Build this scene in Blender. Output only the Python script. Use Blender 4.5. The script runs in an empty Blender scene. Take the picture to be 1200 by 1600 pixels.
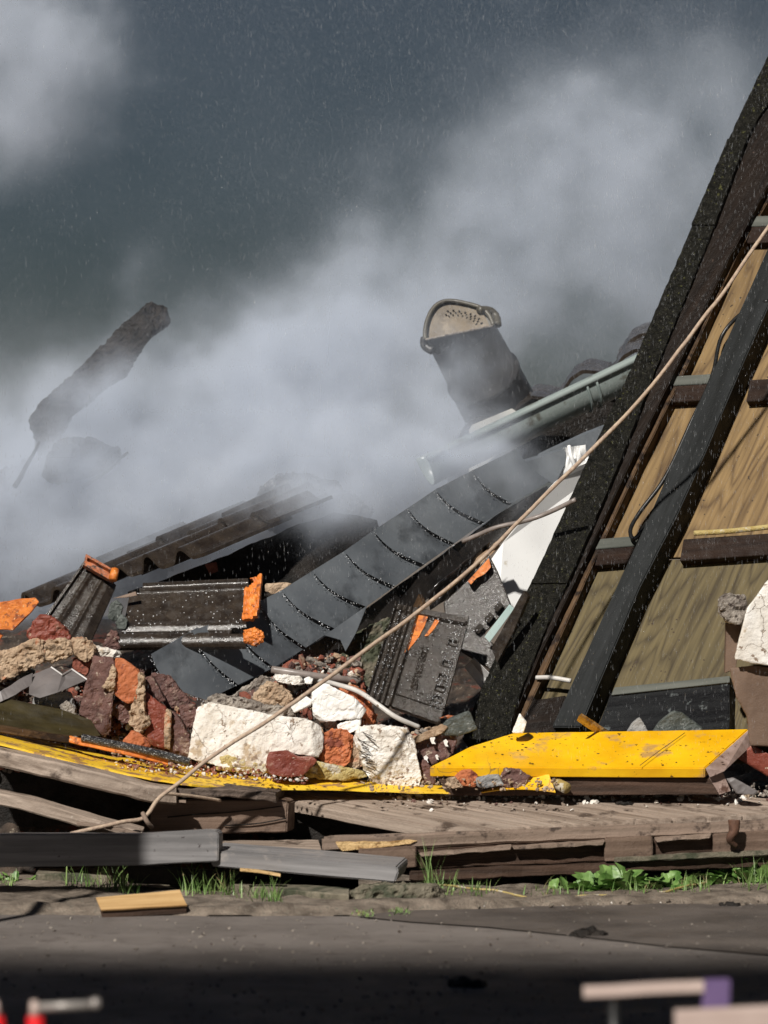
import bpy, bmesh, math, random
from mathutils import Vector, Matrix, noise
R = math.radians
random.seed(7)
scene = bpy.context.scene
COL = scene.collection

# ------------------------------------------------------------------ camera
FPX, CAMZ = 6240.0, 1.154
cam = bpy.data.cameras.new('camera')
cam.sensor_fit = 'HORIZONTAL'; cam.sensor_width = 36.0; cam.lens = 36.0 * FPX / 1200.0
cam.clip_start = 0.1; cam.clip_end = 2000
cam.dof.use_dof = True; cam.dof.focus_distance = 12.85; cam.dof.aperture_fstop = 4.6
camo = bpy.data.objects.new('camera', cam); COL.objects.link(camo)
camo.location = (0, 0, CAMZ); camo.rotation_euler = (R(90), 0, 0)
scene.camera = camo

# ------------------------------------------------------------------ light
EL, AZ = 40.0, -24.0        # the flood light stands high, behind the camera and to its left
w = bpy.data.worlds.new("World"); scene.world = w; w.use_nodes = True
nt = w.node_tree; bg = nt.nodes['Background']
sky = nt.nodes.new('ShaderNodeTexSky'); sky.sky_type = 'NISHITA'; sky.sun_disc = False
sky.sun_elevation = R(EL); sky.sun_rotation = R(180 + AZ)
nt.links.new(sky.outputs[0], bg.inputs[0]); bg.inputs[1].default_value = 0.008; sky.ozone_density = 5.0; sky.dust_density = .2
sd = bpy.data.lights.new('sun', 'SUN'); sd.energy = 4.6; sd.angle = R(1.6); sd.color = (1.0, 0.955, 0.89)
so = bpy.data.objects.new('sun', sd); COL.objects.link(so)
sdir = Vector((math.sin(R(AZ)) * math.cos(R(EL)), -math.cos(R(AZ)) * math.cos(R(EL)), math.sin(R(EL))))
so.rotation_euler = (sdir).to_track_quat('Z', 'Y').to_euler(); so.location = (-3, -4, 8)
scene.view_settings.view_transform = 'Standard'; scene.view_settings.look = 'None'
scene.view_settings.exposure = 0.15; scene.view_settings.gamma = 1.0
scene.cycles.volume_bounces = 2; scene.cycles.volume_step_rate = 1.0; scene.cycles.volume_max_steps = 256
scene.cycles.max_bounces = 6; scene.cycles.transparent_max_bounces = 12

# ------------------------------------------------------------------ helpers
def P(px, py, Y):
    return Vector(((px - 600) / FPX * Y, Y, CAMZ - (py - 800) / FPX * Y))
RA, RB, RX, RZ, RY = -0.42, 0.6, 0.35, 0.45, 12.97   # plane of the leaning roof
RN = Vector((RA, -1, RB)).normalized()
RK = math.sqrt(1 + RA * RA + RB * RB)
def RP(px, py, h=0.0):
    kx, ky = (px - 600) / FPX, (py - 800) / FPX
    Y = (RY - h * RK - RA * RX - RB * RZ + RB * CAMZ) / (1 - RA * kx + RB * ky)
    return P(px, py, Y)

def tag(o, label=None, cat=None, group=None, kind=None):
    if label: o['label'] = label
    if cat: o['category'] = cat
    if group: o['group'] = group
    if kind: o['kind'] = kind
    return o
def empty(name, loc, label, cat, group=None):
    o = bpy.data.objects.new(name, None); COL.objects.link(o); o.location = loc
    o.empty_display_size = 0.05
    return tag(o, label, cat, group)
def par(o, parent):
    if parent is not None:
        o.parent = parent
        wl = Vector((0, 0, 0)); q = parent
        while q is not None:
            wl += q.location; q = q.parent
        o.matrix_parent_inverse = Matrix.Translation(-wl)
    return o
def setloc(me, frame=None, seed=0.0):
    at = me.attributes.get('loc') or me.attributes.new('loc', 'FLOAT_VECTOR', 'POINT')
    n = len(me.vertices); buf = [0.0] * (3 * n)
    if frame is None:
        for i, v in enumerate(me.vertices):
            c = v.co; buf[3*i] = c.x + seed; buf[3*i+1] = c.y - seed * .7; buf[3*i+2] = c.z + seed * 1.3
    else:
        o, u, v_, w_ = frame
        for i, v in enumerate(me.vertices):
            d = v.co - o; buf[3*i] = d.dot(u) + seed; buf[3*i+1] = d.dot(v_) + seed * .37; buf[3*i+2] = d.dot(w_) + seed * .53
    at.data.foreach_set('vector', buf)
SEED = [0.0]
def nseed():
    SEED[0] += 1.713; return SEED[0]
def link(name, bm, mat, parent=None, frame=None, smooth=False, label=None):
    me = bpy.data.meshes.new(name); bm.normal_update()
    bmesh.ops.recalc_face_normals(bm, faces=bm.faces); bm.to_mesh(me); bm.free()
    setloc(me, frame, nseed())
    for m in (mat if isinstance(mat, (list, tuple)) else [mat]): me.materials.append(m)
    if smooth: me.polygons.foreach_set('use_smooth', [True] * len(me.polygons))
    o = bpy.data.objects.new(name, me); COL.objects.link(o); par(o, parent)
    if label: o['label'] = label
    return o
def frame_of(a, b, n):
    u = (b - a).normalized(); w_ = (n - u * n.dot(u)).normalized(); v = w_.cross(u)
    return (a, u, v, w_)
def prism_bm(pts, vec, bevel=0.0, scale_back=1.0):
    bm = bmesh.new()
    c = sum(pts, Vector()) / len(pts)
    f = [bm.verts.new(p) for p in pts]
    b = [bm.verts.new(c + (p - c) * scale_back + vec) for p in pts]
    bm.faces.new(f); bm.faces.new(list(reversed(b)))
    n = len(pts)
    for i in range(n): bm.faces.new((f[i], b[i], b[(i+1) % n], f[(i+1) % n]))
    bmesh.ops.recalc_face_normals(bm, faces=bm.faces)
    if bevel: bmesh.ops.bevel(bm, geom=list(bm.edges), offset=bevel, segments=2, affect='EDGES', clamp_overlap=True)
    return bm
def jitter(bm, amp, s=30, cut=0.03, maxit=7):
    """cut long edges and push the vertices about with noise"""
    for _ in range(maxit):
        es = [e for e in bm.edges if e.calc_length() > cut]
        if not es: break
        bmesh.ops.subdivide_edges(bm, edges=es, cuts=1, use_grid_fill=True)
        if len(bm.verts) > 25000: break
    bmesh.ops.triangulate(bm, faces=[f for f in bm.faces if len(f.verts) > 4])
    o = Vector((nseed(), 0, 0))
    for v in bm.verts:
        v.co += noise.noise_vector(v.co * s + o) * amp + noise.noise_vector(v.co * s * 4 + o) * amp * .35
    return bm
def solid(name, pts, vec, mat, parent=None, bevel=0.002, jit=0.0, js=30, cut=0.04, label=None, sb=1.0, fr=None):
    bm = prism_bm(pts, vec, bevel, sb)
    if jit: jitter(bm, jit, js, cut)
    fr = fr or frame_of(pts[0], pts[1], vec)
    return link(name, bm, mat, parent, fr, label=label)
def sweep(name, path, wv, hv, mat, parent=None, jit=0.0, js=20, bevel=True, n=6, label=None):
    """rectangular board following a path; wv, hv = vectors of the section (path is its front top edge)"""
    pts = spline(path, n)
    bm = bmesh.new(); rings = []
    be = min(wv.length, hv.length) * .12 if bevel else 0
    wu, hu = wv.normalized() * be, hv.normalized() * be
    for p in pts:
        if bevel: sec = [p + wu, p + wv - wu, p + wv + hu, p + wv + hv - hu, p + wv + hv - wu, p + hv + wu, p + hv - hu, p + hu]
        else: sec = [p, p + wv, p + wv + hv, p + hv]
        rings.append([bm.verts.new(q) for q in sec])
    m = len(rings[0])
    for a, b in zip(rings, rings[1:]):
        for k in range(m): bm.faces.new((a[k], a[(k+1) % m], b[(k+1) % m], b[k]))
    bm.faces.new(rings[0]); bm.faces.new(list(reversed(rings[-1])))
    if jit: jitter(bm, jit, js, 0.03)
    return link(name, bm, mat, parent, frame_of(pts[0], pts[-1], hv), label=label)
def spline(path, n=6):
    out = []
    L = len(path)
    for i in range(L - 1):
        p0, p1, p2, p3 = path[max(i-1, 0)], path[i], path[i+1], path[min(i+2, L-1)]
        for k in range(n):
            t = k / n
            out.append(.5 * ((2*p1) + (p2-p0)*t + (2*p0-5*p1+4*p2-p3)*t*t + (3*p1-p0-3*p2+p3)*t*t*t))
    out.append(path[-1]); return out
def tube(name, path, r, mat, parent=None, n=6, seg=8, r2=None, wob=0.0, label=None, caps=True):
    pts = spline(path, n) if n > 1 else path
    bm = bmesh.new(); rings = []
    up = Vector((0.1, 0.3, 1)); N = len(pts)
    for i, p in enumerate(pts):
        d = (pts[min(i+1, N-1)] - pts[max(i-1, 0)]).normalized()
        a = d.cross(up).normalized(); b = d.cross(a)
        rr = r + ((r2 - r) * i / (N-1) if r2 is not None else 0)
        q = p + noise.noise_vector(p * 9) * wob
        rings.append([bm.verts.new(q + a * math.cos(2*math.pi*k/seg) * rr + b * math.sin(2*math.pi*k/seg) * rr) for k in range(seg)])
    for a, b in zip(rings, rings[1:]):
        for k in range(seg): bm.faces.new((a[k], a[(k+1) % seg], b[(k+1) % seg], b[k]))
    if caps: bm.faces.new(rings[0]); bm.faces.new(list(reversed(rings[-1])))
    return link(name, bm, mat, parent, frame_of(pts[0], pts[-1], Vector((0, -1, 0.01))), smooth=True, label=label)
def relief(name, TL, TR, BR, BL, hf, thick, mat, parent=None, nu=40, nv=40, label=None, mask=None, jit=0):
    """a sheet spanned by four corners with a height function over it and a real thickness"""
    N = (TR - TL).cross(BL - TL).normalized()
    if N.y > 0 and abs(N.y) > .02: N = -N
    elif abs(N.y) <= .02 and N.z < 0: N = -N
    bm = bmesh.new(); top = {}; bot = {}
    for i in range(nu + 1):
        for j in range(nv + 1):
            u, v = i / nu, j / nv
            p = TL * (1-u) * (1-v) + TR * u * (1-v) + BR * u * v + BL * (1-u) * v
            if jit: p = p + noise.noise_vector(p * 14) * jit
            h = hf(u, v)
            top[i, j] = bm.verts.new(p + N * h); bot[i, j] = bm.verts.new(p + N * (h - thick))
    ok = lambda i, j: 0 <= i < nu and 0 <= j < nv and (mask is None or mask((i+.5)/nu, (j+.5)/nv))
    for i in range(nu):
        for j in range(nv):
            if not ok(i, j): continue
            bm.faces.new((top[i,j], top[i+1,j], top[i+1,j+1], top[i,j+1]))
            bm.faces.new((bot[i,j+1], bot[i+1,j+1], bot[i+1,j], bot[i,j]))
            if not ok(i-1, j): bm.faces.new((top[i,j+1], bot[i,j+1], bot[i,j], top[i,j]))
            if not ok(i+1, j): bm.faces.new((top[i+1,j], bot[i+1,j], bot[i+1,j+1], top[i+1,j+1]))
            if not ok(i, j-1): bm.faces.new((top[i,j], bot[i,j], bot[i+1,j], top[i+1,j]))
            if not ok(i, j+1): bm.faces.new((top[i+1,j+1], bot[i+1,j+1], bot[i,j+1], top[i,j+1]))
    bmesh.ops.delete(bm, geom=[v for v in bm.verts if not v.link_faces], context='VERTS')
    return link(name, bm, mat, parent, frame_of(TL, TR, N), label=label)
PENDING = []
def chunk(name, out, Y, th, mat, parent=None, amp=.006, vox=.006, tilt=(0, 0), bulge=.3, label=None, sb=.85, facet=1.0):
    """broken lump: outline of its near face, depth, thickness; remeshed and roughened at the end"""
    cx = sum(p[0] for p in out) / len(out); cy = sum(p[1] for p in out) / len(out)
    gk = 1.07 if facet >= .5 and amp < .012 else 1.0
    out = [(cx + (x - cx) * gk, cy + (y - cy) * gk) for x, y in out]
    pts = [P(x, y, Y + tilt[0] * (x - cx) / 500 + tilt[1] * (y - cy) / 500) for x, y in out]
    bm = bmesh.new(); c = sum(pts, Vector()) / len(pts)
    rnd = random.Random(int(cx * 7 + cy))
    ext = max((p - c).length for p in pts)
    f = [bm.verts.new(p + Vector((0, rnd.uniform(0, .12) * th, 0))) for p in pts]
    b = [bm.verts.new(c + (p - c) * sb + Vector((0, th, 0))) for p in pts]
    n = len(pts)
    for v in f: v.co.y -= bulge * min(th, ext) * .5
    bm.faces.new(f)
    for i in range(n):
        j = (i + 1) % n
        bm.faces.new((f[i], b[i], b[j], f[j]))
    bm.faces.new(list(reversed(b)))
    bmesh.ops.triangulate(bm, faces=bm.faces)
    bmesh.ops.recalc_face_normals(bm, faces=bm.faces)
    if facet >= .5:      # broken faces: planes knocked off the near side
        for _ in range(int(4 + 5 * facet)):
            a_ = rnd.uniform(0, 6.283); yy = rnd.uniform(-2.2, -.35)
            nn_ = Vector((math.cos(a_), yy, math.sin(a_))).normalized()
            sup = max((v.co - c).dot(nn_) for v in bm.verts)
            q = c + nn_ * sup * rnd.uniform(.78, .97)
            ret = bmesh.ops.bisect_plane(bm, geom=list(bm.verts) + list(bm.edges) + list(bm.faces), plane_co=q, plane_no=nn_, clear_outer=True)
            ed = [e for e in ret['geom_cut'] if isinstance(e, bmesh.types.BMEdge)]
            if ed: bmesh.ops.holes_fill(bm, edges=[e for e in bm.edges if e.is_boundary])
        bmesh.ops.recalc_face_normals(bm, faces=bm.faces)
    me = bpy.data.meshes.new(name); bm.to_mesh(me); bm.free()
    me.materials.append(mat)
    o = bpy.data.objects.new(name, me); COL.objects.link(o); par(o, parent)
    if label and parent is not None: o['label'] = label
    m = o.modifiers.new('r', 'REMESH'); m.mode = 'VOXEL'; m.voxel_size = vox; m.use_smooth_shade = False
    PENDING.append((o, amp, ext, nseed(), mat, facet))
    return o
def finish_chunks():
    bpy.context.view_layer.update()
    dg = bpy.context.evaluated_depsgraph_get()
    for o, amp, ext, sd_, mat, facet in PENDING:
        me = bpy.data.meshes.new_from_object(o.evaluated_get(dg))
        o.modifiers.clear(); old = o.data; o.data = me; me.name = o.name
        if old.users == 0: bpy.data.meshes.remove(old)
        off = Vector((sd_, sd_ * .3, 0)); s1 = 1.6 / max(ext, .02); s2 = 70.0
        nn = [v.normal.copy() for v in me.vertices]
        hfq = 1.0 if amp > .0055 else .55
        for v, nr in zip(me.vertices, nn):
            p = v.co + off
            d = noise.noise(p * s1) * .35 + noise.noise(p * s1 * 3.1) * .5 * facet + noise.noise(p * s2) * .6 * hfq + noise.noise(p * 170) * .35 * hfq
            d -= max(0, noise.noise(p * 48) - .18) * 2.6 * facet
            cr = noise.noise(p * s1 * 1.7 + Vector((9, 3, 1)))
            d -= max(0, .09 - abs(cr)) * 5.0 * facet          # a few cracks
            v.co += nr * amp * d
        setloc(me, None, sd_)
        if len(me.materials) == 0: me.materials.append(mat)
        me.polygons.foreach_set('use_smooth', [facet < .5] * len(me.polygons))

# ------------------------------------------------------------------ materials
def mat(name, c1, c2, c3=None, s=8, st=(1, 1, 1), det=8, r=(.6, .9), bump=.4, bs=90, bd=.004, metal=0.0, coat=0.0,
        spots=None, spots2=None, dist=0.0, lo=.35, hi=.65, bst=None, spec=.5, cracks=None, alpha=None):
    m = bpy.data.materials.new(name); m.use_nodes = True; t = m.node_tree; N = t.nodes; L = t.links
    b = N['Principled BSDF']
    at = N.new('ShaderNodeAttribute'); at.attribute_name = 'loc'
    mp = N.new('ShaderNodeMapping'); mp.inputs['Scale'].default_value = st; L.new(at.outputs['Vector'], mp.inputs[0])
    def nz(sc, de=det, vec=mp, di=dist, ro=.6):
        n = N.new('ShaderNodeTexNoise'); n.inputs['Scale'].default_value = sc; n.inputs['Detail'].default_value = de
        n.inputs['Roughness'].default_value = ro; n.inputs['Distortion'].default_value = di
        L.new(vec.outputs['Vector'], n.inputs['Vector']); return n
    n1 = nz(s)
    cr = N.new('ShaderNodeValToRGB'); e = cr.color_ramp.elements
    e[0].position = lo; e[0].color = (*c1, 1); e[1].position = hi; e[1].color = (*c2, 1)
    if c3: q = e.new((lo + hi) / 2); q.color = (*c3, 1)
    L.new(n1.outputs[0], cr.inputs[0]); col = cr.outputs[0]
    for sp in (spots, spots2):
        if not sp: continue
        colr, sc, th, wd = sp[:4]; th -= .035
        n2 = nz(sc, 5, at, 0, .65)
        mr = N.new('ShaderNodeMapRange'); mr.inputs[1].default_value = th; mr.inputs[2].default_value = th + wd
        L.new(n2.outputs[0], mr.inputs[0])
        mx = N.new('ShaderNodeMix'); mx.data_type = 'RGBA'; mx.inputs['B'].default_value = (*colr, 1)
        L.new(mr.outputs[0], mx.inputs['Factor']); L.new(col, mx.inputs['A']); col = mx.outputs['Result']
    crk = None
    if cracks:
        wn_ = nz(cracks[0] * 1.3, 4, at, 0, .6)
        av = N.new('ShaderNodeVectorMath'); av.operation = 'MULTIPLY_ADD'; L.new(wn_.outputs['Color'], av.inputs[0]); av.inputs[1].default_value = (.9 / cracks[0],) * 3; L.new(at.outputs['Vector'], av.inputs[2])
        vo_ = N.new('ShaderNodeTexVoronoi'); vo_.feature = 'DISTANCE_TO_EDGE'; vo_.inputs['Scale'].default_value = cracks[0]; L.new(av.outputs[0], vo_.inputs['Vector'])
        mr = N.new('ShaderNodeMapRange'); mr.inputs[1].default_value = 0; mr.inputs[2].default_value = cracks[1]; L.new(vo_.outputs['Distance'], mr.inputs[0]); crk = mr.outputs[0]
        mk = N.new('ShaderNodeMapRange'); mk.inputs[1].default_value = .47; mk.inputs[2].default_value = .55; L.new(nz(cracks[0] * .5, 2, at).outputs[0], mk.inputs[0])
        mm_ = N.new('ShaderNodeMath'); mm_.operation = 'MAXIMUM'; L.new(crk, mm_.inputs[0]); L.new(mk.outputs[0], mm_.inputs[1]); crk = mm_.outputs[0]
        mx = N.new('ShaderNodeMix'); mx.data_type = 'RGBA'; mx.inputs['A'].default_value = (*cracks[2], 1); L.new(crk, mx.inputs['Factor']); L.new(col, mx.inputs['B']); col = mx.outputs['Result']
    L.new(col, b.inputs['Base Color'])
    n3 = nz(bs, 6, at, 0, .7)
    rr = N.new('ShaderNodeMapRange'); rr.inputs[1].default_value = .35; rr.inputs[2].default_value = .65
    rr.inputs[3].default_value = r[0]; rr.inputs[4].default_value = r[1]
    n4 = nz(s * 2.3, 4, at, 0, .6); L.new(n4.outputs[0], rr.inputs[0]); L.new(rr.outputs[0], b.inputs['Roughness'])
    ad = N.new('ShaderNodeMath'); ad.operation = 'MULTIPLY_ADD'; ad.inputs[1].default_value = 1.0
    if bst: 
        mp2 = N.new('ShaderNodeMapping'); mp2.inputs['Scale'].default_value = bst; L.new(at.outputs['Vector'], mp2.inputs[0])
        n5 = nz(s * 2, 5, mp2)
        L.new(n5.outputs[0], ad.inputs[0])
    else: L.new(n1.outputs[0], ad.inputs[0])
    L.new(n3.outputs[0], ad.inputs[2])
    bp = N.new('ShaderNodeBump'); bp.inputs['Strength'].default_value = bump; bp.inputs['Distance'].default_value = bd
    hh = ad.outputs[0]
    if crk:
        a2 = N.new('ShaderNodeMath'); a2.operation = 'ADD'; L.new(hh, a2.inputs[0]); L.new(crk, a2.inputs[1]); hh = a2.outputs[0]
    L.new(hh, bp.inputs['Height']); L.new(bp.outputs[0], b.inputs['Normal'])
    b.inputs['Metallic'].default_value = metal; b.inputs['Specular IOR Level'].default_value = spec
    if coat: b.inputs['Coat Weight'].default_value = coat; b.inputs['Coat Roughness'].default_value = .12; L.new(bp.outputs[0], b.inputs['Coat Normal'])
    if alpha is not None: b.inputs['Alpha'].default_value = alpha
    return m
M = {}
M['asphalt'] = mat('asphalt', (.130,.111,.098), (.205,.178,.160), s=2.5, bs=260, bd=.004, bump=.8, r=(.7,.95), spots=((.09,.072,.062), 16, .58, .2), spots2=((.30,.27,.24), 90, .70, .03))
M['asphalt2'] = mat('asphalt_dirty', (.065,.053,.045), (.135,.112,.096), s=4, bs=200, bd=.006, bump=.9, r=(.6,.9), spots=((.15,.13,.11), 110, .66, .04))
M['soil'] = mat('soil', (.10,.077,.057), (.34,.275,.215), s=14, bs=120, bd=.012, bump=1, spots=((.22,.19,.15), 60, .6, .06))
M['dark'] = mat('charred', (.008,.007,.006), (.030,.024,.020), spec=.28, s=18, bs=90, bd=.01, bump=.8, r=(.35,.7))  # char black, also on the plates that stand for shade in gaps
M['grime'] = mat('rubble_dirt', (.018,.013,.010), (.10,.07,.05), s=16, bs=80, bd=.012, bump=1, spots=((.3,.25,.19), 38, .63, .05), spots2=((.16,.05,.03), 22, .6, .06))  # dirt brown, darkened to give the gaps their shade
M['brick'] = mat('brick_red', (.15,.040,.025), (.32,.10,.058), s=18, bs=120, bd=.006, bump=.8, spots=((.40,.28,.19), 15, .58, .12), spots2=((.06,.03,.025), 34, .62, .05))
M['brickd'] = mat('brick_purple', (.085,.040,.034), (.17,.085,.07), s=22, bs=140, bd=.006, bump=.9, spots=((.34,.25,.19), 16, .60, .14), spots2=((.45,.37,.29), 55, .65, .03), r=(.35,.8))
M['bricko'] = mat('brick_orange', (.36,.10,.035), (.55,.18,.07), s=16, bs=110, bd=.005, bump=.7, spots=((.2,.05,.025), 24, .6, .06), spots2=((.55,.38,.26), 14, .62, .12))
M['brickw'] = mat('brick_wet', (.17,.035,.022), (.24,.06,.035), s=14, bs=110, bd=.005, bump=.6, r=(.35,.6), spots=((.34,.19,.13), 16, .62, .12), spots2=((.5,.4,.3), 60, .68, .03))
M['mortar'] = mat('mortar', (.32,.21,.13), (.60,.45,.31), s=20, bs=130, bd=.008, bump=.9, spots=((.16,.11,.07), 24, .6, .08), spots2=((.5,.2,.1), 9, .64, .05))
M['mortarg'] = mat('mortar_grey', (.16,.13,.11), (.46,.41,.35), s=22, bs=120, bd=.01, bump=1, spots=((.07,.05,.04), 30, .58, .06))
M['plaster'] = mat('plaster_white', (.62,.56,.48), (.86,.83,.78), s=10, bs=60, bd=.008, bump=.7, r=(.5,.85), spots=((.45,.35,.24), 13, .60, .07), spots2=((.25,.18,.13), 34, .65, .03), cracks=(11, .014, (.40,.32,.25)))
M['plasterb'] = mat('plaster_bright', (.80,.77,.72), (.90,.89,.86), s=10, bs=60, bd=.006, bump=.4, r=(.4,.7), spots=((.6,.5,.38), 15, .66, .07))
M['ochre'] = mat('mortar_yellowish', (.34,.24,.07), (.52,.42,.18), s=20, bs=90, bd=.008, bump=.8, spots=((.55,.5,.4), 22, .58, .06))
M['panel'] = mat('white_panel', (.84,.84,.83), (.90,.90,.89), s=3, bs=20, bd=.002, bump=.15, r=(.3,.5), spots=((.6,.55,.46), 9, .72, .06))
M['tile'] = mat('roof_tile_glaze', (.018,.013,.010), (.040,.030,.022), s=22, bs=170, bd=.004, bump=.38, r=(.16,.42), coat=.35, spots=((.13,.11,.085), 90, .69, .05))
M['tilec'] = mat('roof_tile_back', (.022,.017,.013), (.045,.036,.029), s=26, bs=220, bd=.004, bump=.5, r=(.18,.45), coat=.4, spots=((.2,.18,.16), 120, .70, .03))
M['clay'] = mat('bare_clay', (.46,.11,.015), (.80,.25,.04), s=26, bs=90, bd=.005, bump=.6, r=(.3,.6), spots=((.22,.06,.02), 34, .58, .07), spots2=((.7,.42,.2), 60, .66, .05))
M['clayd'] = mat('bare_clay_dark', (.26,.07,.02), (.45,.13,.04), s=24, bs=90, bd=.005, bump=.6, r=(.3,.6), spots=((.05,.02,.01), 34, .58, .05))
M['slate'] = mat('slate', (.080,.090,.102), (.130,.144,.158), s=5, bs=150, bd=.0015, bump=.22, r=(.28,.55), spots=((.16,.17,.18), 50, .68, .05), spots2=((.045,.050,.056), 7, .56, .16))
M['slated'] = mat('slate_edge', (.008,.008,.009), (.035,.035,.038), s=60, bs=200, bd=.006, bump=1, r=(.12,.35), coat=.6, spots=((.5,.5,.5), 170, .62, .04))
M['gutter'] = mat('gutter_plastic', (.20,.245,.235), (.30,.345,.33), s=5, st=(.4,3,3), bs=40, bd=.001, bump=.15, r=(.2,.38), spots=((.12,.12,.10), 16, .62, .1))
M['fascia'] = mat('white_fascia', (.55,.54,.50), (.7,.69,.65), s=8, bs=60, bump=.2, bd=.002)
M['verge'] = mat('bitumen_verge', (.004,.004,.003), (.022,.021,.016), spec=.30, s=60, bs=230, bd=.012, bump=1, r=(.3,.6), spots=((.10,.10,.035), 70, .66, .04), spots2=((.09,.085,.07), 210, .63, .05))
M['barge'] = mat('bargeboard', (.006,.004,.003), (.016,.010,.007), spec=.08, s=10, st=(.3,5,5), bs=90, bd=.004, bump=.5, r=(.3,.55), spots=((.06,.04,.03), 30, .70, .04))
M['edge'] = mat('brown_edge_board', (.035,.020,.011), (.12,.072,.038), spec=.08, s=9, st=(.4,5,5), bs=80, bd=.004, bump=.5, r=(.35,.6), spots=((.02,.012,.008), 20, .54, .1))
M['rafter'] = mat('black_rafter', (.011,.012,.012), (.024,.026,.027), spec=.08, s=7, st=(.3,4,4), bs=150, bd=.002, bump=.4, r=(.4,.65), spots=((.10,.10,.10), 120, .71, .03))
M['soot'] = mat('black_purlin', (.005,.005,.006), (.018,.019,.020), spec=.08, s=10, st=(.3,4,4), bs=70, bd=.008, bump=.7, r=(.25,.55), spots=((.09,.10,.10), 22, .64, .05))
M['battens'] = mat('batten_grey', (.07,.075,.065), (.12,.125,.11), spec=.08, s=9, st=(.3,4,4), bs=70, bd=.003, bump=.3, r=(.4,.6))
M['battenb'] = mat('batten_brown', (.012,.006,.004), (.030,.016,.010), spec=.08, s=9, st=(.3,4,4), bs=70, bd=.004, bump=.4, r=(.35,.6))  # brown taken near black to hold the shade of the batten undersides
def plywood(name, c1, c2, c3, sc):
    m = bpy.data.materials.new(name); m.use_nodes = True; t = m.node_tree; N = t.nodes; L = t.links; b = N['Principled BSDF']
    at = N.new('ShaderNodeAttribute'); at.attribute_name = 'loc'
    mp = N.new('ShaderNodeMapping'); mp.inputs['Scale'].default_value = (.16, 1, 1); L.new(at.outputs['Vector'], mp.inputs[0])
    n0 = N.new('ShaderNodeTexNoise'); n0.inputs['Scale'].default_value = 3.2; n0.inputs['Detail'].default_value = 3; L.new(mp.outputs[0], n0.inputs['Vector'])
    mu = N.new('ShaderNodeMath'); mu.operation = 'MULTIPLY'; mu.inputs[1].default_value = sc; L.new(n0.outputs[0], mu.inputs[0])
    fr_ = N.new('ShaderNodeMath'); fr_.operation = 'PINGPONG'; fr_.inputs[1].default_value = 1.0; L.new(mu.outputs[0], fr_.inputs[0])
    mp2 = N.new('ShaderNodeMapping'); mp2.inputs['Scale'].default_value = (.05, 1, 1); L.new(at.outputs['Vector'], mp2.inputs[0])
    n1 = N.new('ShaderNodeTexNoise'); n1.inputs['Scale'].default_value = 90; n1.inputs['Detail'].default_value = 4; L.new(mp2.outputs[0], n1.inputs['Vector'])
    n2 = N.new('ShaderNodeTexNoise'); n2.inputs['Scale'].default_value = 3.0; n2.inputs['Detail'].default_value = 5; L.new(at.outputs['Vector'], n2.inputs['Vector'])
    a1 = N.new('ShaderNodeMath'); a1.operation = 'MULTIPLY_ADD'; a1.inputs[1].default_value = .75; L.new(n1.outputs[0], a1.inputs[0]); 
    pw_ = N.new('ShaderNodeMath'); pw_.operation = 'POWER'; pw_.inputs[1].default_value = 2.0; L.new(fr_.outputs[0], pw_.inputs[0])
    m5 = N.new('ShaderNodeMath'); m5.operation = 'MULTIPLY'; m5.inputs[1].default_value = .30; L.new(pw_.outputs[0], m5.inputs[0]); L.new(m5.outputs[0], a1.inputs[2])
    cr = N.new('ShaderNodeValToRGB'); e = cr.color_ramp.elements; e[0].position = .28; e[0].color = (*c2, 1); e[1].position = .74; e[1].color = (*c1, 1); L.new(a1.outputs[0], cr.inputs[0])
    mr = N.new('ShaderNodeMapRange'); mr.inputs[1].default_value = .48; mr.inputs[2].default_value = .66; mr.inputs[4].default_value = .45; L.new(n2.outputs[0], mr.inputs[0])
    mx = N.new('ShaderNodeMix'); mx.data_type = 'RGBA'; mx.inputs['B'].default_value = (*c3, 1); L.new(mr.outputs[0], mx.inputs['Factor']); L.new(cr.outputs[0], mx.inputs['A'])
    n3 = N.new('ShaderNodeTexNoise'); n3.inputs['Scale'].default_value = 55; n3.inputs['Detail'].default_value = 2; L.new(at.outputs['Vector'], n3.inputs['Vector'])
    mr3 = N.new('ShaderNodeMapRange'); mr3.inputs[1].default_value = .70; mr3.inputs[2].default_value = .74; L.new(n3.outputs[0], mr3.inputs[0])
    mx3 = N.new('ShaderNodeMix'); mx3.data_type = 'RGBA'; mx3.inputs['B'].default_value = (.04, .025, .012, 1); L.new(mr3.outputs[0], mx3.inputs['Factor']); L.new(mx.outputs['Result'], mx3.inputs['A'])
    L.new(mx3.outputs['Result'], b.inputs['Base Color']); b.inputs['Roughness'].default_value = .55; b.inputs['Specular IOR Level'].default_value = .2
    bp = N.new('ShaderNodeBump'); bp.inputs['Strength'].default_value = .3; bp.inputs['Distance'].default_value = .002; L.new(a1.outputs[0], bp.inputs['Height']); L.new(bp.outputs[0], b.inputs['Normal'])
    return m
M['ply'] = plywood('plywood', (.075,.042,.016), (.24,.155,.064), (.10,.062,.026), 52)
M['ply2'] = plywood('plywood_olive', (.040,.028,.011), (.125,.096,.042), (.075,.060,.028), 58)
M['yellow'] = mat('yellow_paint', (.74,.38,.003), (.92,.54,.008), s=5, bs=60, bd=.002, bump=.4, r=(.3,.5), spots=((.50,.29,.09), 9, .59, .10), spots2=((.10,.05,.01), 46, .67, .03), cracks=(3.2, .006, (.35,.2,.05)))
M['yelloww'] = mat('yellow_worn', (.80,.47,.02), (.88,.58,.04), s=7, bs=90, bd=.003, bump=.4, r=(.4,.6), spots=((.36,.20,.08), 13, .56, .06), spots2=((.07,.04,.02), 60, .66, .03))
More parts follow.
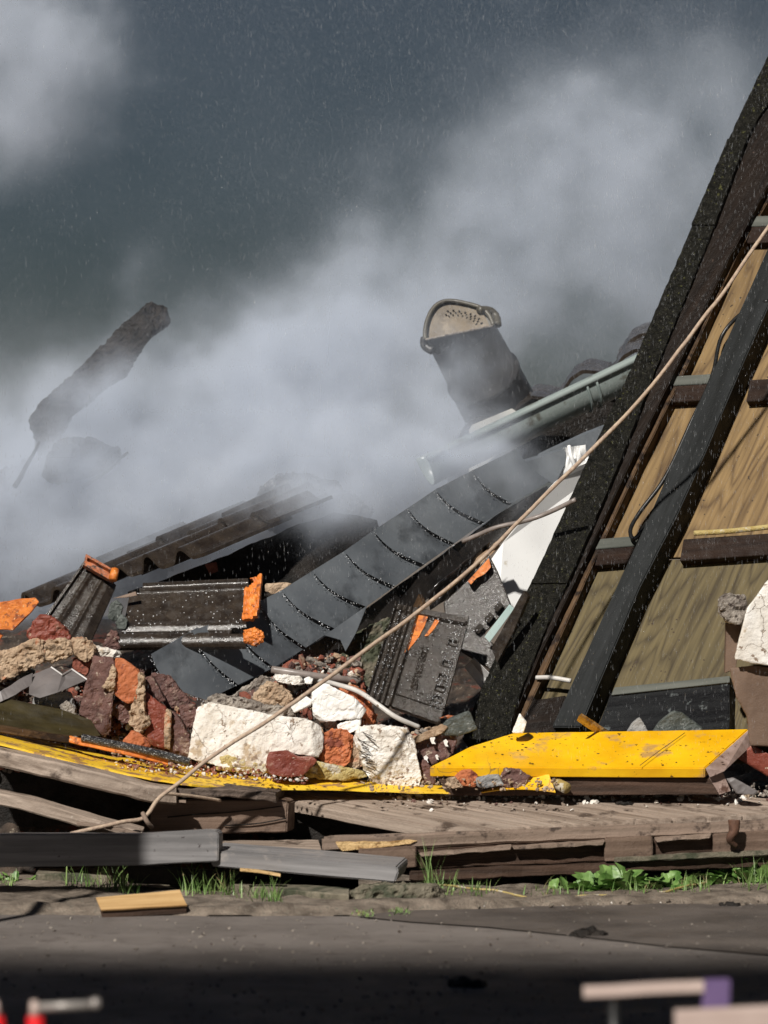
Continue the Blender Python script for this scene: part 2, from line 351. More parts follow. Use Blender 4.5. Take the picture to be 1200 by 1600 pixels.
M['sawn'] = mat('sawn_end', (.20,.13,.10), (.36,.26,.225), s=16, bs=90, bd=.004, bump=.6, spots=((.10,.05,.035), 20, .6, .08))
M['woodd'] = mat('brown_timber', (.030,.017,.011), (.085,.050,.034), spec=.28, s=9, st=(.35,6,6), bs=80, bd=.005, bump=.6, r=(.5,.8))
M['deck'] = mat('weathered_deck', (.20,.15,.115), (.42,.335,.27), s=7, st=(.25,8,8), bs=90, bd=.004, bump=.7, r=(.6,.85), spots=((.08,.055,.04), 9, .60, .1), spots2=((.4,.34,.28), 60, .68, .03))
M['decke'] = mat('weathered_edge', (.060,.042,.032), (.15,.11,.085), s=8, st=(.3,7,7), bs=90, bd=.008, bump=.9, r=(.6,.9), spots=((.03,.02,.015), 16, .56, .1))
M['joist'] = mat('brown_joist', (.10,.062,.042), (.20,.135,.098), s=6, st=(.25,8,8), bs=80, bd=.005, bump=.6, r=(.6,.85), spots=((.045,.028,.02), 8, .60, .08))
M['rail'] = mat('old_rail', (.16,.115,.085), (.30,.22,.17), s=7, st=(.25,7,7), bs=80, bd=.005, bump=.6, spots=((.06,.04,.03), 12, .6, .08))
M['fresh'] = mat('fresh_wood', (.50,.31,.12), (.72,.50,.24), s=9, st=(.3,6,6), bs=60, bd=.008, bump=.8, r=(.4,.7), spots=((.30,.17,.06), 26, .58, .06))
M['offcut'] = mat('offcut_top', (.42,.25,.10), (.62,.41,.19), s=9, st=(.3,6,6), bs=60, bd=.003, bump=.4, r=(.5,.7))
M['greyb'] = mat('grey_board', (.13,.125,.125), (.26,.25,.25), s=6, st=(.3,6,6), bs=110, bd=.002, bump=.35, r=(.5,.7), spots=((.30,.27,.25), 6, .62, .1), spots2=((.05,.04,.04), 40, .70, .03))
M['stone'] = mat('kerb_stone', (.11,.095,.065), (.23,.20,.145), s=12, bs=120, bd=.006, bump=.8, spots=((.05,.055,.03), 9, .54, .1))
M['green'] = mat('green_rock', (.035,.042,.036), (.11,.125,.115), s=26, bs=130, bd=.006, bump=.8, r=(.3,.7), spots=((.2,.21,.2), 60, .64, .04))
M['concrete'] = mat('concrete', (.20,.20,.20), (.36,.35,.33), s=20, bs=120, bd=.006, bump=.7)
M['lead'] = mat('grey_flashing', (.10,.09,.088), (.17,.152,.148), s=8, bs=120, bd=.002, bump=.3, r=(.35,.6))
M['olive'] = mat('olive_sheet', (.022,.017,.007), (.055,.043,.017), s=6, st=(1,6,1), bs=150, bd=.002, bump=.3, r=(.25,.5))
M['rope'] = mat('rope_beige', (.34,.24,.18), (.52,.40,.29), s=60, st=(1,1,1), bs=220, bd=.003, bump=.7, r=(.6,.9))
M['cablew'] = mat('cable_white', (.50,.47,.44), (.62,.60,.56), s=30, bs=100, bd=.001, bump=.2, r=(.3,.5), spots=((.2,.16,.12), 30, .64, .05))
M['cableg'] = mat('cable_grey', (.16,.135,.12), (.26,.22,.20), s=30, bs=100, bd=.001, bump=.2, r=(.3,.5))
M['cableb'] = mat('cable_black', (.008,.008,.008), (.02,.02,.02), s=30, bs=100, bd=.001, bump=.2, r=(.25,.45))
M['film'] = mat('dark_film', (.010,.009,.009), (.032,.028,.026), s=8, bs=60, bd=.004, bump=.4, r=(.12,.3), coat=.5)
M['mast'] = mat('vent_plastic', (.028,.027,.028), (.055,.052,.05), s=10, bs=60, bd=.002, bump=.3, r=(.3,.5))
M['tan'] = mat('vent_inner', (.07,.05,.027), (.17,.12,.06), s=10, bs=60, bd=.002, bump=.2, r=(.4,.6), spots=((.2,.15,.09), 18, .58, .08))
M['hood'] = mat('vent_hood', (.04,.036,.028), (.10,.088,.062), s=10, bs=60, bd=.002, bump=.2, r=(.3,.5))
M['wallb'] = mat('brown_render', (.12,.075,.050), (.17,.11,.075), s=7, bs=200, bd=.003, bump=.6, r=(.6,.8))
M['paper'] = mat('white_shard', (.6,.58,.57), (.75,.73,.71), s=5, bs=30, bd=.002, bump=.1, r=(.4,.6))
M['teal'] = mat('pale_glass', (.40,.52,.50), (.5,.62,.6), s=5, bs=30, bd=.002, bump=.1, r=(.1,.3))
M['leaf'] = mat('leaf', (.04,.11,.015), (.20,.33,.09), s=24, bs=90, bd=.002, bump=.3, r=(.4,.6))
M['grass'] = mat('grass_blade', (.06,.14,.025), (.24,.34,.11), s=12, bs=90, bd=.001, bump=.2, r=(.4,.6), spots=((.30,.24,.12), 9, .62, .05))
M['rust'] = mat('rusty_iron', (.06,.03,.02), (.16,.08,.05), s=30, bs=100, bd=.004, bump=.6, metal=.2)
M['red'] = mat('red_paint', (.62,.01,.015), (.75,.015,.02), s=5, bs=30, bump=.1, r=(.3,.4))
M['pale'] = mat('pale_paint', (.42,.32,.28), (.52,.41,.36), s=5, bs=30, bump=.1, r=(.4,.6))
M['purple'] = mat('purple_plastic', (.10,.06,.16), (.14,.09,.2), s=5, bs=30, bump=.1, r=(.4,.6))
M['metalg'] = mat('grey_metal', (.30,.27,.25), (.4,.37,.34), s=5, bs=30, bump=.1, r=(.3,.5), metal=.3)
M['canvas'] = mat('canvas', (.3,.3,.28), (.4,.4,.38), s=5, bs=30, bump=.1)
M['drop'] = mat('water_drop', (.75,.78,.82), (.85,.87,.9), s=5, bs=30, bump=.0, r=(.05,.15), coat=1)  # whitish base colour stands in for glints on water

# ------------------------------------------------------------------ ground and setting
def sheet(name, pts, mat_, label=None, kind='structure', nx=0):
    bm = bmesh.new(); bm.faces.new([bm.verts.new(p) for p in pts])
    o = link(name, bm, mat_); o['kind'] = kind
    return o
def grid(name, x0, x1, y0, y1, nx, ny, zf, mat_, kind='structure'):
    bm = bmesh.new(); V = [[bm.verts.new((x0 + (x1-x0)*i/nx, y0 + (y1-y0)*j/ny, zf(x0 + (x1-x0)*i/nx, y0 + (y1-y0)*j/ny))) for j in range(ny+1)] for i in range(nx+1)]
    for i in range(nx):
        for j in range(ny): bm.faces.new((V[i][j], V[i+1][j], V[i+1][j+1], V[i][j+1]))
    o = link(name, bm, mat_, smooth=True); o['kind'] = kind
    return o
G = 300.0
sheet('ground', [Vector((-G, -G, -.012)), Vector((G, -G, -.012)), Vector((G, G, -.012)), Vector((-G, G, -.012))], M['soil'])
def edgeY(x):     # where the road meets the verge
    return 11.42 + .30 * max(0, min(1, (x + .1) / .9)) + .02 * math.sin(x * 5) + .012 * math.sin(x * 17)
bm = bmesh.new(); fr = []; bk = []
for i in range(161):
    x = -8 + i * .1
    fr.append(bm.verts.new((x, -6, 0))); bk.append(bm.verts.new((x, edgeY(x), 0)))
for i in range(160): bm.faces.new((fr[i], fr[i+1], bk[i+1], bk[i]))
link('road', bm, M['asphalt'])['kind'] = 'structure'
# darker dirty patch lying on the road
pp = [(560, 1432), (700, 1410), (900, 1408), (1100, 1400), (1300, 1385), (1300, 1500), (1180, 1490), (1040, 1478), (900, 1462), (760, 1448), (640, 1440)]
def gpt(px, py, z=0.0):
    Y = (CAMZ - z) * FPX / (py - 800); return P(px, py, Y)
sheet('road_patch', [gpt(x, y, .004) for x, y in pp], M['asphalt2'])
def vz(x, y):
    d = y - edgeY(x)
    z = -.006 + min(.03, max(0, d) * .5) + .012 * noise.noise(Vector((x * 6, y * 9, 0))) + .006 * noise.noise(Vector((x * 22, y * 22, 3)))
    return max(z, .0035) if d > 0.0 else -.008
grid('verge', -3, 3, 11.40, 12.6, 300, 90, vz, M['soil'])
# heap of fine rubble under the pieces, coloured dark for shade in the gaps
def mz(x, y):
    t = max(0, min(1, (y - 12.75) / 1.7)); t = t * t * (3 - 2 * t)
    z = -.02 + max(0, min(1, (y - 12.52) / .12)) * .27 + t * (.42 - .08 * x)
    z += .035 * noise.noise(Vector((x * 7, y * 7, 5))) + .02 * noise.noise(Vector((x * 19, y * 19, 2)))
    if y < 12.72: z = min(z, .262 + .01 * noise.noise(Vector((x * 15, 1, 2))))
    if y > 15.2: z *= max(0, 1 - (y - 15.2) / 1.0)
    return z
mo = grid('rubble', -2.2, 2.4, 12.5, 16.2, 200, 170, mz, M['grime'], 'stuff')

# canopy added out of view, only to shade the near road
cn = empty('street_canopy', (0, 2.6, 0), 'grey canvas canopy on four posts over the near road', 'canopy')
CZ = 5.0
sh = Vector((-sdir.x, -sdir.y, 0)) / sdir.z * CZ      # where its shade falls
y1, y0 = 9.75 - sh.y, 8.15 - sh.y
solid('cover', [Vector((-6 - sh.x, y0, CZ)), Vector((6 - sh.x, y0, CZ)), Vector((6 - sh.x, y1, CZ)), Vector((-6 - sh.x, y1, CZ))], Vector((0, 0, .05)), M['canvas'], cn)
for k in range(9):  # slats soften the edge of the shade that the added cover casts
    ys_ = y1 + .05 + k * .085
    solid('slat', [Vector((-6 - sh.x, ys_, CZ)), Vector((6 - sh.x, ys_, CZ)), Vector((6 - sh.x, ys_ + .075 - k * .008, CZ)), Vector((-6 - sh.x, ys_ + .075 - k * .008, CZ))], Vector((0, 0, .02)), M['canvas'], cn, 0)
for a in (-5.9, 5.9):
    for b in (y0 + .05, y1 - .05):
        tube('post', [Vector((a - sh.x, b, 0)), Vector((a - sh.x, b, CZ - .001))], .04, M['metalg'], cn, n=1)

# ------------------------------------------------------------------ leaning roof on the right
roof = empty('roof_section', RP(800, 1140), 'collapsed roof slope leaning at right, plywood with black rafter', 'roof')
ply = [(1230, 60), (1560, 60), (1560, 880), (1085, 880), (925, 880), (1130, 470)]
solid('plywood_panel', [RP(x, y) for x, y in ((1240, 150), (1560, 150), (1560, 865), (935, 872), (1085, 520), (1180, 270))], -RN * .015, M['ply'], roof, .001, fr=frame_of(RP(870, 1140), RP(1170, 500), RN))
solid('plywood_panel', [RP(x, y) for x, y in ((932, 876), (1560, 868), (1560, 1190), (780, 1190))], -RN * .015, M['ply2'], roof, .001, fr=frame_of(RP(870, 1140), RP(1170, 500), RN), label='olive lower plywood sheet')
# verge pieces (rough black strip), each lapping over the one below
vl = [(1260, -50), (1200, 84), (1137, 217), (1060, 398), (975, 597), (915, 722), (833, 903), (800, 968), (777, 1020), (737, 1112), (722, 1155)]
vr = [(1330, -50), (1262, 60), (1165, 205), (1092, 398), (1010, 597), (962, 722), (884, 903), (852, 968), (828, 1028), (795, 1112), (790, 1160)]
def lerp_edge(E, y):
    for (a, b), (c, d) in zip(E, E[1:]):
        if b <= y <= d: return a + (c - a) * (y - b) / (d - b)
    return E[-1][0]
cuts = [-50, 217, 345, 600, 905, 1155]
for k in range(5):
    a, b = cuts[k], cuts[k+1] + 6
    b = min(b, 1155); n = 8
    ys = [a + (b - a) * i / n for i in range(n + 1)]
    h = .10 + (.006 if k % 2 else 0)
    sw = (1.5, 0, 2, 1, 0)[k]
    L_ = [RP(lerp_edge(vl, y) + sw, y, h) for y in ys]; R_ = [RP(lerp_edge(vr, y) + 6, y, h) for y in ys]
    bm = bmesh.new(); rows = []
    for l, r_ in zip(L_, R_): rows.append([bm.verts.new(l + (r_ - l) * t) for t in [i / 6 for i in range(7)]])
    back = []
    for l, r_ in zip(L_, R_): back.append([bm.verts.new(l + (r_ - l) * t - RN * (h - .004)) for t in [i / 6 for i in range(7)]])
    for i in range(n):
        for j in range(6):
            bm.faces.new((rows[i][j], rows[i][j+1], rows[i+1][j+1], rows[i+1][j]))
            bm.faces.new((back[i][j], back[i+1][j], back[i+1][j+1], back[i][j+1]))
        bm.faces.new((rows[i][0], rows[i+1][0], back[i+1][0], back[i][0])); bm.faces.new((rows[i][6], back[i][6], back[i+1][6], rows[i+1][6]))
    for i in (0, n):
        for j in range(6): bm.faces.new((rows[i][j], back[i][j], back[i][j+1], rows[i][j+1]))
    jitter(bm, .0022, 40, .016)
    link('verge_strip', bm, M['verge'], roof, frame_of(L_[0], L_[-1], RN))
# bargeboard right of the verge and the thin brown board beside it
bl_ = [(1330, -50), (1165, 205), (1085, 398), (1002, 597), (955, 722), (878, 903), (820, 1035), (780, 1150)]
br_ = [(1400, -50), (1245, 205), (1142, 398), (1046, 597), (985, 722), (905, 893), (838, 1035), (790, 1150)]
def strip_part(name, A, B, h, m, bev=.003, jit=.0015, dy=0):
    ys = [-50, 80, 205, 300, 398, 500, 597, 722, 820, 903, 970, 1035, 1090, 1148]
    pts = [RP(lerp_edge(A, y), y, h) for y in ys] + [RP(lerp_edge(B, y), y, h) for y in reversed(ys)]
    return solid(name, pts, -RN * (h - .002), m, roof, bev, jit, 20, .05)
strip_part('bargeboard', bl_, br_, .085, M['barge'])
er_ = [(1430, -50), (1262, 205), (1152, 398), (1062, 597), (1000, 722), (921, 893), (858, 1035), (806, 1150)]
strip_part('edge_board', br_, er_, .050, M['edge'])
# rafter: front face and its visible side
ra = [(1290, 180), (1185, 420), (1147, 505), (1087, 640), (1017, 800), (963, 917), (862, 1136)]
rb_ = [(1335, 180), (1240, 390), (1162, 565), (1105, 700), (1060, 800), (1000, 917), (907, 1136)]
ysr = [180, 300, 420, 505, 565, 640, 700, 800, 860, 917, 1000, 1136]
pts = [RP(lerp_edge(ra, y), y, .10) for y in ysr] + [RP(lerp_edge(rb_, y), y, .10) for y in reversed(ysr)]
solid('rafter', pts, -RN * .098, M['rafter'], roof, .004, .0006, 14, .05)
# battens across (grey face on top, shaded underside coloured dark brown below)
def batten(x0, y0, x1, y1, hh, h=.055, grey=True, hb=26):
    a, b = RP(x0, y0, h), RP(x1, y1, h); c, d = RP(x1 - 4, y1 + hh, h), RP(x0 - 8, y0 + hh, h)
    if grey: solid('batten', [a, b, c, d], -RN * (h - .002), M['battens'], roof, .0015)
    a, b = RP(x0 - 8, y0 + hh + .5, h - .004), RP(x1 - 4, y1 + hh + .5, h - .004); c, d = RP(x1 - 8, y1 + hh + hb, h - .02), RP(x0 - 14, y0 + hh + hb, h - .02)
    solid('batten', [a, b, c, d], -RN * (h - .022), M['battenb'], roof, .0015, label='dark brown batten')
batten(1168, 338, 1420, 330, 16)
batten(1050, 588, 1112, 584, 15)
batten(1180, 580, 1420, 566, 13, grey=False, hb=34)
batten(938, 842, 1005, 836, 16)
batten(1076, 838, 1500, 808, 4, h=.06, grey=False, hb=34)
solid('purlin', [RP(x, y, .07) for x, y in ((955, 1080), (1140, 1062), (1138, 1158), (925, 1158))], -RN * .068, M['soot'], roof, .004, .003, 16, .03)
solid('purlin_nosing', [RP(x, y, .078) for x, y in ((960, 1074), (1140, 1056), (1140, 1066), (955, 1086))], -RN * .076, M['battens'], roof, .001)
solid('purlin', [RP(x, y, .07) for x, y in ((832, 1093), (884, 1086), (862, 1158), (800, 1158))], -RN * .068, M['barge'], roof, .004, .002, 16, .03)
tube('cable_clip', [RP(838, 1059, .06), RP(862, 1059, .065), RP(892, 1064, .06)], .008, M['cablew'], roof)
tube('wire', [RP(1085, 833, .07), RP(1150, 829, .072), RP(1260, 816, .072)], .009, M['ochre'], roof)
tube('wire', [RP(1200, 470, .10), RP(1165, 485, .07), RP(1128, 525, .045), RP(1112, 590, .07), RP(1080, 660, .045), RP(1040, 745, .05), RP(1000, 800, .055), RP(985, 828, .07), RP(992, 842, .08), RP(1012, 815, .06)], .007, M['cableb'], roof, label='black cable dangling behind the rafter')

# broken wall pieces at the right border
wp = empty('plastered_wall_piece', P(1200, 1160, 12.45), 'white and brown rendered wall fragment standing at the right border', 'wall fragment')
chunk('white_render', [(1147,1030),(1167,950),(1177,937),(1200,905),(1320,880),(1320,1055),(1177,1038)], 12.4, .12, M['plaster'], wp, amp=.003, bulge=.02, facet=.4)
chunk('broken_core', [(1125,933),(1140,927),(1163,932),(1170,950),(1160,975),(1137,973),(1125,957)], 12.42, .09, M['mortarg'], wp, amp=.008)
chunk('brown_render', [(1140,1043),(1177,1040),(1320,1055),(1320,1175),(1172,1166),(1167,1120),(1150,1090),(1142,1060)], 12.45, .10, M['wallb'], wp, amp=.002, bulge=.02, facet=.3)
solid('brown_strip', [P(x, y, 12.5) for x, y in ((1135,973),(1160,973),(1150,1045),(1133,1052))], Vector((0, .05, 0)), M['wallb'], wp)
tag(chunk('brick', [(1150,1184),(1175,1163),(1215,1185),(1300,1235),(1290,1260),(1205,1217)], 12.5, .12, M['brickw'], amp=.003, facet=.4), 'reddish brown brick lying below the right wall fragment', 'brick')
tag(chunk('shard', [(1135,1217),(1146,1215),(1184,1236),(1178,1242),(1150,1240)], 12.3, .03, M['lead'], amp=.001, vox=.004), 'pale curved shard right of the yellow timber end', 'shard')

# ------------------------------------------------------------------ slate strip running up to the right
TOP = [(236,1022),(300,985),(360,965),(405,940),(440,922),(488,892),(538,861),(583,829),(637,794),(680,765),(738,735),(800,705)]
BOT = [(322,1094),(372,1070),(428,1043),(478,1012),(523,982),(572,948),(617,916),(663,882),(710,849),(757,816),(800,787),(852,756)]
SLB = []
ss = empty('slate_verge', P(430, 1045, 12.95), 'row of dark grey slates running diagonally up from the left heap', 'slate row')
def sY(px, py=0): return 12.70 + (px - 240) / 600 * .71
def bulge_edge(T, B, t, k=1.0):     # curved edge from the top point to the bottom point
    x = T[0] + (B[0] - T[0]) * t; y = T[1] + (B[1] - T[1]) * t
    nx, ny = -(B[1] - T[1]), (B[0] - T[0]); l = math.hypot(nx, ny) or 1
    s_ = math.sin(math.pi * t) * (1 - .45 * t) * .105 * k * l
    return x + nx / l * s_, y + ny / l * s_
for i in range(11):
    nn = 12; mm = 10
    bm = bmesh.new(); top = []; bot = []
    for j in range(nn + 1):
        t = j / nn
        kl = 1.9 if i == 0 else 1
        ax, ay = bulge_edge(TOP[i], BOT[i], t, kl); bx, by = bulge_edge(TOP[i+1], BOT[i+1], t)
        dx, dy = bx - ax, by - ay
        ra_, rb2 = [], []
        for m_ in range(mm + 1):
            s_ = m_ / mm * 1.13
            x, y = ax + dx * s_, ay + dy * s_
            Y = sY(x) - .022 * (1 - s_ * .85) - .03 * math.sin(math.pi * t) * .25 + .10 * (t - .5) * -0.35
            p = P(x, y, Y)
            ra_.append(bm.verts.new(p)); rb2.append(bm.verts.new(P(x, y, Y + .006)))
        top.append(ra_); bot.append(rb2)
    for j in range(nn):
        for m_ in range(mm):
            bm.faces.new((top[j][m_], top[j][m_+1], top[j+1][m_+1], top[j+1][m_])); bm.faces.new((bot[j][m_], bot[j+1][m_], bot[j+1][m_+1], bot[j][m_+1]))
        bm.faces.new((top[j][0], top[j+1][0], bot[j+1][0], bot[j][0])); bm.faces.new((top[j][mm], bot[j][mm], bot[j+1][mm], top[j+1][mm]))
    for m_ in range(mm):
        bm.faces.new((top[0][m_], bot[0][m_], bot[0][m_+1], top[0][m_+1])); bm.faces.new((top[nn][m_], top[nn][m_+1], bot[nn][m_+1], bot[nn][m_]))
    sl = link('slate', bm, M['slate'], ss, None)
    # chipped wet edge
    ep = []
    for j in range(17):
        t = j / 16; x, y = bulge_edge(TOP[i], BOT[i], t, 1.9 if i == 0 else 1)
        ep.append(P(x - 1.5, y + 2, sY(x) - .021 - .03 * math.sin(math.pi * t) * .25 - .035 * (t - .5)))
    be_ = [q for q in spline(ep, 3)]
    SLB.extend(be_)
    tube('chipped_edge', ep, .0062, M['slated'], sl, n=2, seg=6, wob=.0015)
    if 2 < i < 9:
        x, y = bulge_edge(TOP[i], BOT[i], .10)
        c = P(x + 17, y - 2, sY(x + 17) - .028)
        bm = bmesh.new(); bmesh.ops.create_uvsphere(bm, u_segments=8, v_segments=5, radius=.0055, matrix=Matrix.Translation(c))
        link('nail_head', bm, M['metalg'], sl, smooth=True)
# dark board below the slates
solid('backing_board', [P(x, y, 12.91 + (x - 400) / 600 * .64) for x, y in ((330,1090),(428,1045),(523,985),(617,919),(710,852),(800,790),(855,760),(862,785),(770,850),(690,915),(640,962),(575,985),(548,1006),(520,1020),(480,1032),(420,1060),(345,1096))], Vector((0, .03, 0)), M['film'], ss, .001, .004, 12, .03)
tag(solid('slate_shard', [P(x, y, 12.98) for x, y in ((507,993),(574,946),(556,990),(540,1018),(532,1000))], Vector((0, .006, 0)), M['slate'], None, .001), 'pointed grey slate shard hanging below the slate row', 'slate')
ur = 'loose grey slates by the white panel'
tag(solid('loose_slate', [P(x, y, 13.42) for x, y in ((772,741),(800,727),(840,716),(884,700),(882,728),(868,755),(835,753))], Vector((.01, .02, .012)), M['slate'], None, .001, .002, 12, .03), 'lighter grey loose slate overhanging the white panel top', 'slate')
tag(solid('loose_slate', [P(x, y, 13.5) for x, y in ((838,714),(905,682),(975,655),(960,700),(886,722),(872,710))], Vector((.01, .02, .012)), M['slate'], None, .001, .002, 12, .03), 'loose slate tucked under the gutter beside the rough verge', 'slate')

# white panel, its crumpled film
wpn = tag(solid('white_board', [P(x, y, Y) for x, y, Y in ((758,888,13.27),(786,848,13.28),(828,795,13.30),(868,752,13.32),(905,728,13.34),(1000,690,13.46),(1000,890,13.40),(850,960,13.30),(800,962,13.26),(795,940,13.26),(782,906,13.26))], Vector((.0, .02, 0)), M['panel'], None, .001), 'bright white board standing between slates and rough verge', 'board')
rr = random.Random(3)
relief('crumpled_film', P(880, 700, 13.42), P(915, 695, 13.37), P(925, 745, 13.42), P(862, 752, 13.47), lambda u, v: .02 * noise.noise(Vector((u * 5, v * 2, 1))) + .012 * noise.noise(Vector((u * 12, v * 3, 4))), .002, M['panel'], None, 24, 24)
tag(bpy.data.objects['crumpled_film'], 'crumpled white film on top of the white board', 'plastic film')
tube('film_fold', [P(889, 697, 13.37), P(893, 715, 13.35), P(902, 735, 13.37), P(912, 742, 13.39)], .007, M['panel'], bpy.data.objects['crumpled_film'])
# film under the rope
relief('plastic_film', P(668, 925, 13.05), P(768, 850, 13.15), P(735, 905, 13.1), P(672, 955, 13.0), lambda u, v: .015 * math.sin(v * 9 + u * 2) + .01 * noise.noise(Vector((u * 6, v * 4, 2))), .002, M['film'], None, 24, 24)
tag(bpy.data.objects['plastic_film'], 'shiny dark plastic film above the upturned roof tile', 'plastic film')
tag(solid('splintered_batten', [P(x, y, 13.12) for x, y in ((735,880),(776,846),(782,853),(745,890))], Vector((0, .02, 0)), M['mortar'], None, .001, .002, 40, .02), 'short pale splintered batten beside the white board', 'batten')

# ------------------------------------------------------------------ gutter and vent behind
gt = empty('gutter', P(680, 715, 13.95), 'grey green half round gutter rising to the right through smoke', 'gutter')
ga, gb = P(668, 716, 13.74), P(1040, 540, 14.0)
gd = (gb - ga).normalized(); gn = Vector((0, 0, 1)); gs = gd.cross(gn).normalized(); gu = gs.cross(gd).normalized()
if gs.y > 0: gs = -gs
rg = .068
bm = bmesh.new(); rings = []
for k in range(25):
    c = ga.lerp(gb, k / 24) - gs * rg
    ring = []
    for j in range(17):
        a = math.pi * j / 16
        ring.append(bm.verts.new(c + gs * math.cos(a) * rg - gu * math.sin(a) * rg * 1.5))
    for j in range(16, -1, -1):
        a = math.pi * j / 16
        ring.append(bm.verts.new(c + gs * math.cos(a) * (rg - .003) - gu * math.sin(a) * (rg * 1.5 - .003)))
    rings.append(ring)
for a, b in zip(rings, rings[1:]):
    m_ = len(a)
    for j in range(m_): bm.faces.new((a[j], a[(j+1) % m_], b[(j+1) % m_], b[j]))
bm.faces.new(rings[0]); bm.faces.new(list(reversed(rings[-1])))
link('trough', bm, M['gutter'], gt, frame_of(ga, gb, gu), smooth=True)
tube('rolled_lip', [ga, gb], .012, M['gutter'], gt, n=8, seg=12)
for t_ in (.66, .70):
    c = ga.lerp(gb, t_) - gs * rg
    ps = [c + gs * math.cos(math.pi*j/12) * (rg + .003) - gu * math.sin(math.pi*j/12) * (rg * 1.5 + .003) for j in range(9)]
    tube('bracket', ps, .005, M['gutter'], gt, n=1)
solid('fascia_board', [P(x, y, 14.05) for x, y in ((733,672),(737,664),(800,638),(808,644),(900,610),(900,650),(733,740))], Vector((0, .02, 0)), M['fascia'], gt, .002)
tag(solid('soffit_board', [P(x, y, 14.0 + (x - 650) / 400 * .35) for x, y in ((700,722),(730,700),(1000,570),(1030,640),(900,700),(790,742),(720,765),(700,765))], Vector((0, .03, 0)), M['dark'], None, .002, .004, 12, .05), 'dark sooty board under the gutter', 'board')

def ptile(O, L, W, nm, label, m=None, amp=.046, group='profiled tiles of the smoking roof', cat='roof tile'):
    def hf(u, v):     # u along W, v along L
        s_ = u * 2 % 1.0 if u < 1 else 1.0
        h = math.exp(-abs((s_ - .32) / .20) ** 2.6) * amp * (1.2 if u < .5 else .9)
        return h + (1 - v) * .008
    o = relief(nm, O, O + W, O + W + L, O + L, hf, .012, m or M['tile'], None, 44, 20)
    return tag(o, label, cat, group)
L1, W1 = Vector((.275, .26, .128)), Vector((.218, -.19, .068))
O1 = P(222, 899, 13.2)
nmz = {(0,0): 'wet brown roof tile with two humps right above the flat dark tile', (0,-1): 'hump backed roof tile left of the nearest smoking one', (0,-2): 'roof tile edge low at the left behind the orange shard',
       (1,0): 'second hump backed tile up the smoking slope', (1,-1): 'roof tile half in smoke left of the slope middle', (1,-2): 'roof tile fading in smoke at the left end'}
for (i, j), lb in nmz.items():
    off = Vector((0, 0, .012 * i + .01 * (j % 2))) + noise.noise_vector(Vector((i * 3.3, j * 2.1, 1))) * .015
    ptile(O1 + L1 * .84 * i + W1 * j + off, L1 * (.62 if i and not j else 1), W1, 'roof_tile', lb)
tag(solid('roofing_membrane', [P(x, y, Y) for x, y, Y in ((200,925,13.3),(325,880,13.28),(445,828,13.4),(520,800,13.5),(590,815,13.5),(560,870,13.45),(430,935,13.3),(360,925,13.3))], Vector((0, .05, -.02)), M['dark'], None, .003, .010, 9, .03), 'black wet roofing membrane below the smoking tiles', 'membrane')
tag(chunk('broken_tiles', [(395,800),(405,760),(435,742),(480,738),(520,752),(560,775),(590,800),(540,850),(470,860),(420,830)], 13.95, .25, M['tile'], amp=.02, vox=.012), 'broken dark tiles heaped in the smoke at the slope top', 'broken tiles')
ptile(P(352, 838, 13.55), L1 * .7 + Vector((.02, 0, .02)), W1 * .6, 'roof_tile', 'short broken hump tile tipped up on the smoking slope', amp=.06)
gl, gw = Vector((.03, .30, .05)), Vector((-.18, -.03, -.082))
def htile(O, label):
    def hf(u, v): return .045 * max(0, math.sin(math.pi * (u * 1.15 - .05))) ** .8 + .006 * noise.noise(Vector((u * 5, v * 5, O.x)))
    tag(relief('roof_tile', O, O + gw, O + gw + gl, O + gl, hf, .014, M['tile'], None, 30, 16), label, 'roof tile', 'humped tiles above the gutter')
for k, lb in enumerate(('humped roof tile right above the gutter by the verge', 'second humped roof tile from the verge above the gutter', 'humped roof tile next to the foot of the vent pipe', 'humped roof tile at the foot of the vent pipe')):
    htile(P(1030, 549, 14.2) + gw * 1.03 * k + Vector((0, 0, .008 * (k % 2))), lb)
htile(P(1040, 524, 14.5), 'rear humped tile touching the verge above the gutter')

vt = empty('vent_pipe', P(770, 660, 14.25), 'leaning dark roof vent pipe with perforated tan mouth, in smoke', 'vent pipe')
a, b = P(790, 655, 14.3), P(718, 517, 14.05)
d = (b - a).normalized(); rv = .132
sx = d.cross(Vector((0, 1, 0))).normalized(); sy_ = sx.cross(d).normalized()
bm = bmesh.new(); rings = []
for k, (t_, rr_, ) in enumerate(((-.15, .21), (-.05, .165), (0, .148), (.06, .134), (.45, .132), (.46, .137), (.5, .137), (.51, .127), (.97, .122), (1.0, .125))):
    rings.append([bm.verts.new(a.lerp(b, t_) + sx * math.cos(2*math.pi*j/32) * rr_ + sy_ * math.sin(2*math.pi*j/32) * rr_) for j in range(32)])
for p_, q_ in zip(rings, rings[1:]):
    for j in range(32): bm.faces.new((p_[j], p_[(j+1) % 32], q_[(j+1) % 32], q_[j]))
bm.faces.new(rings[0])
link('pipe', bm, M['mast'], vt, smooth=True)
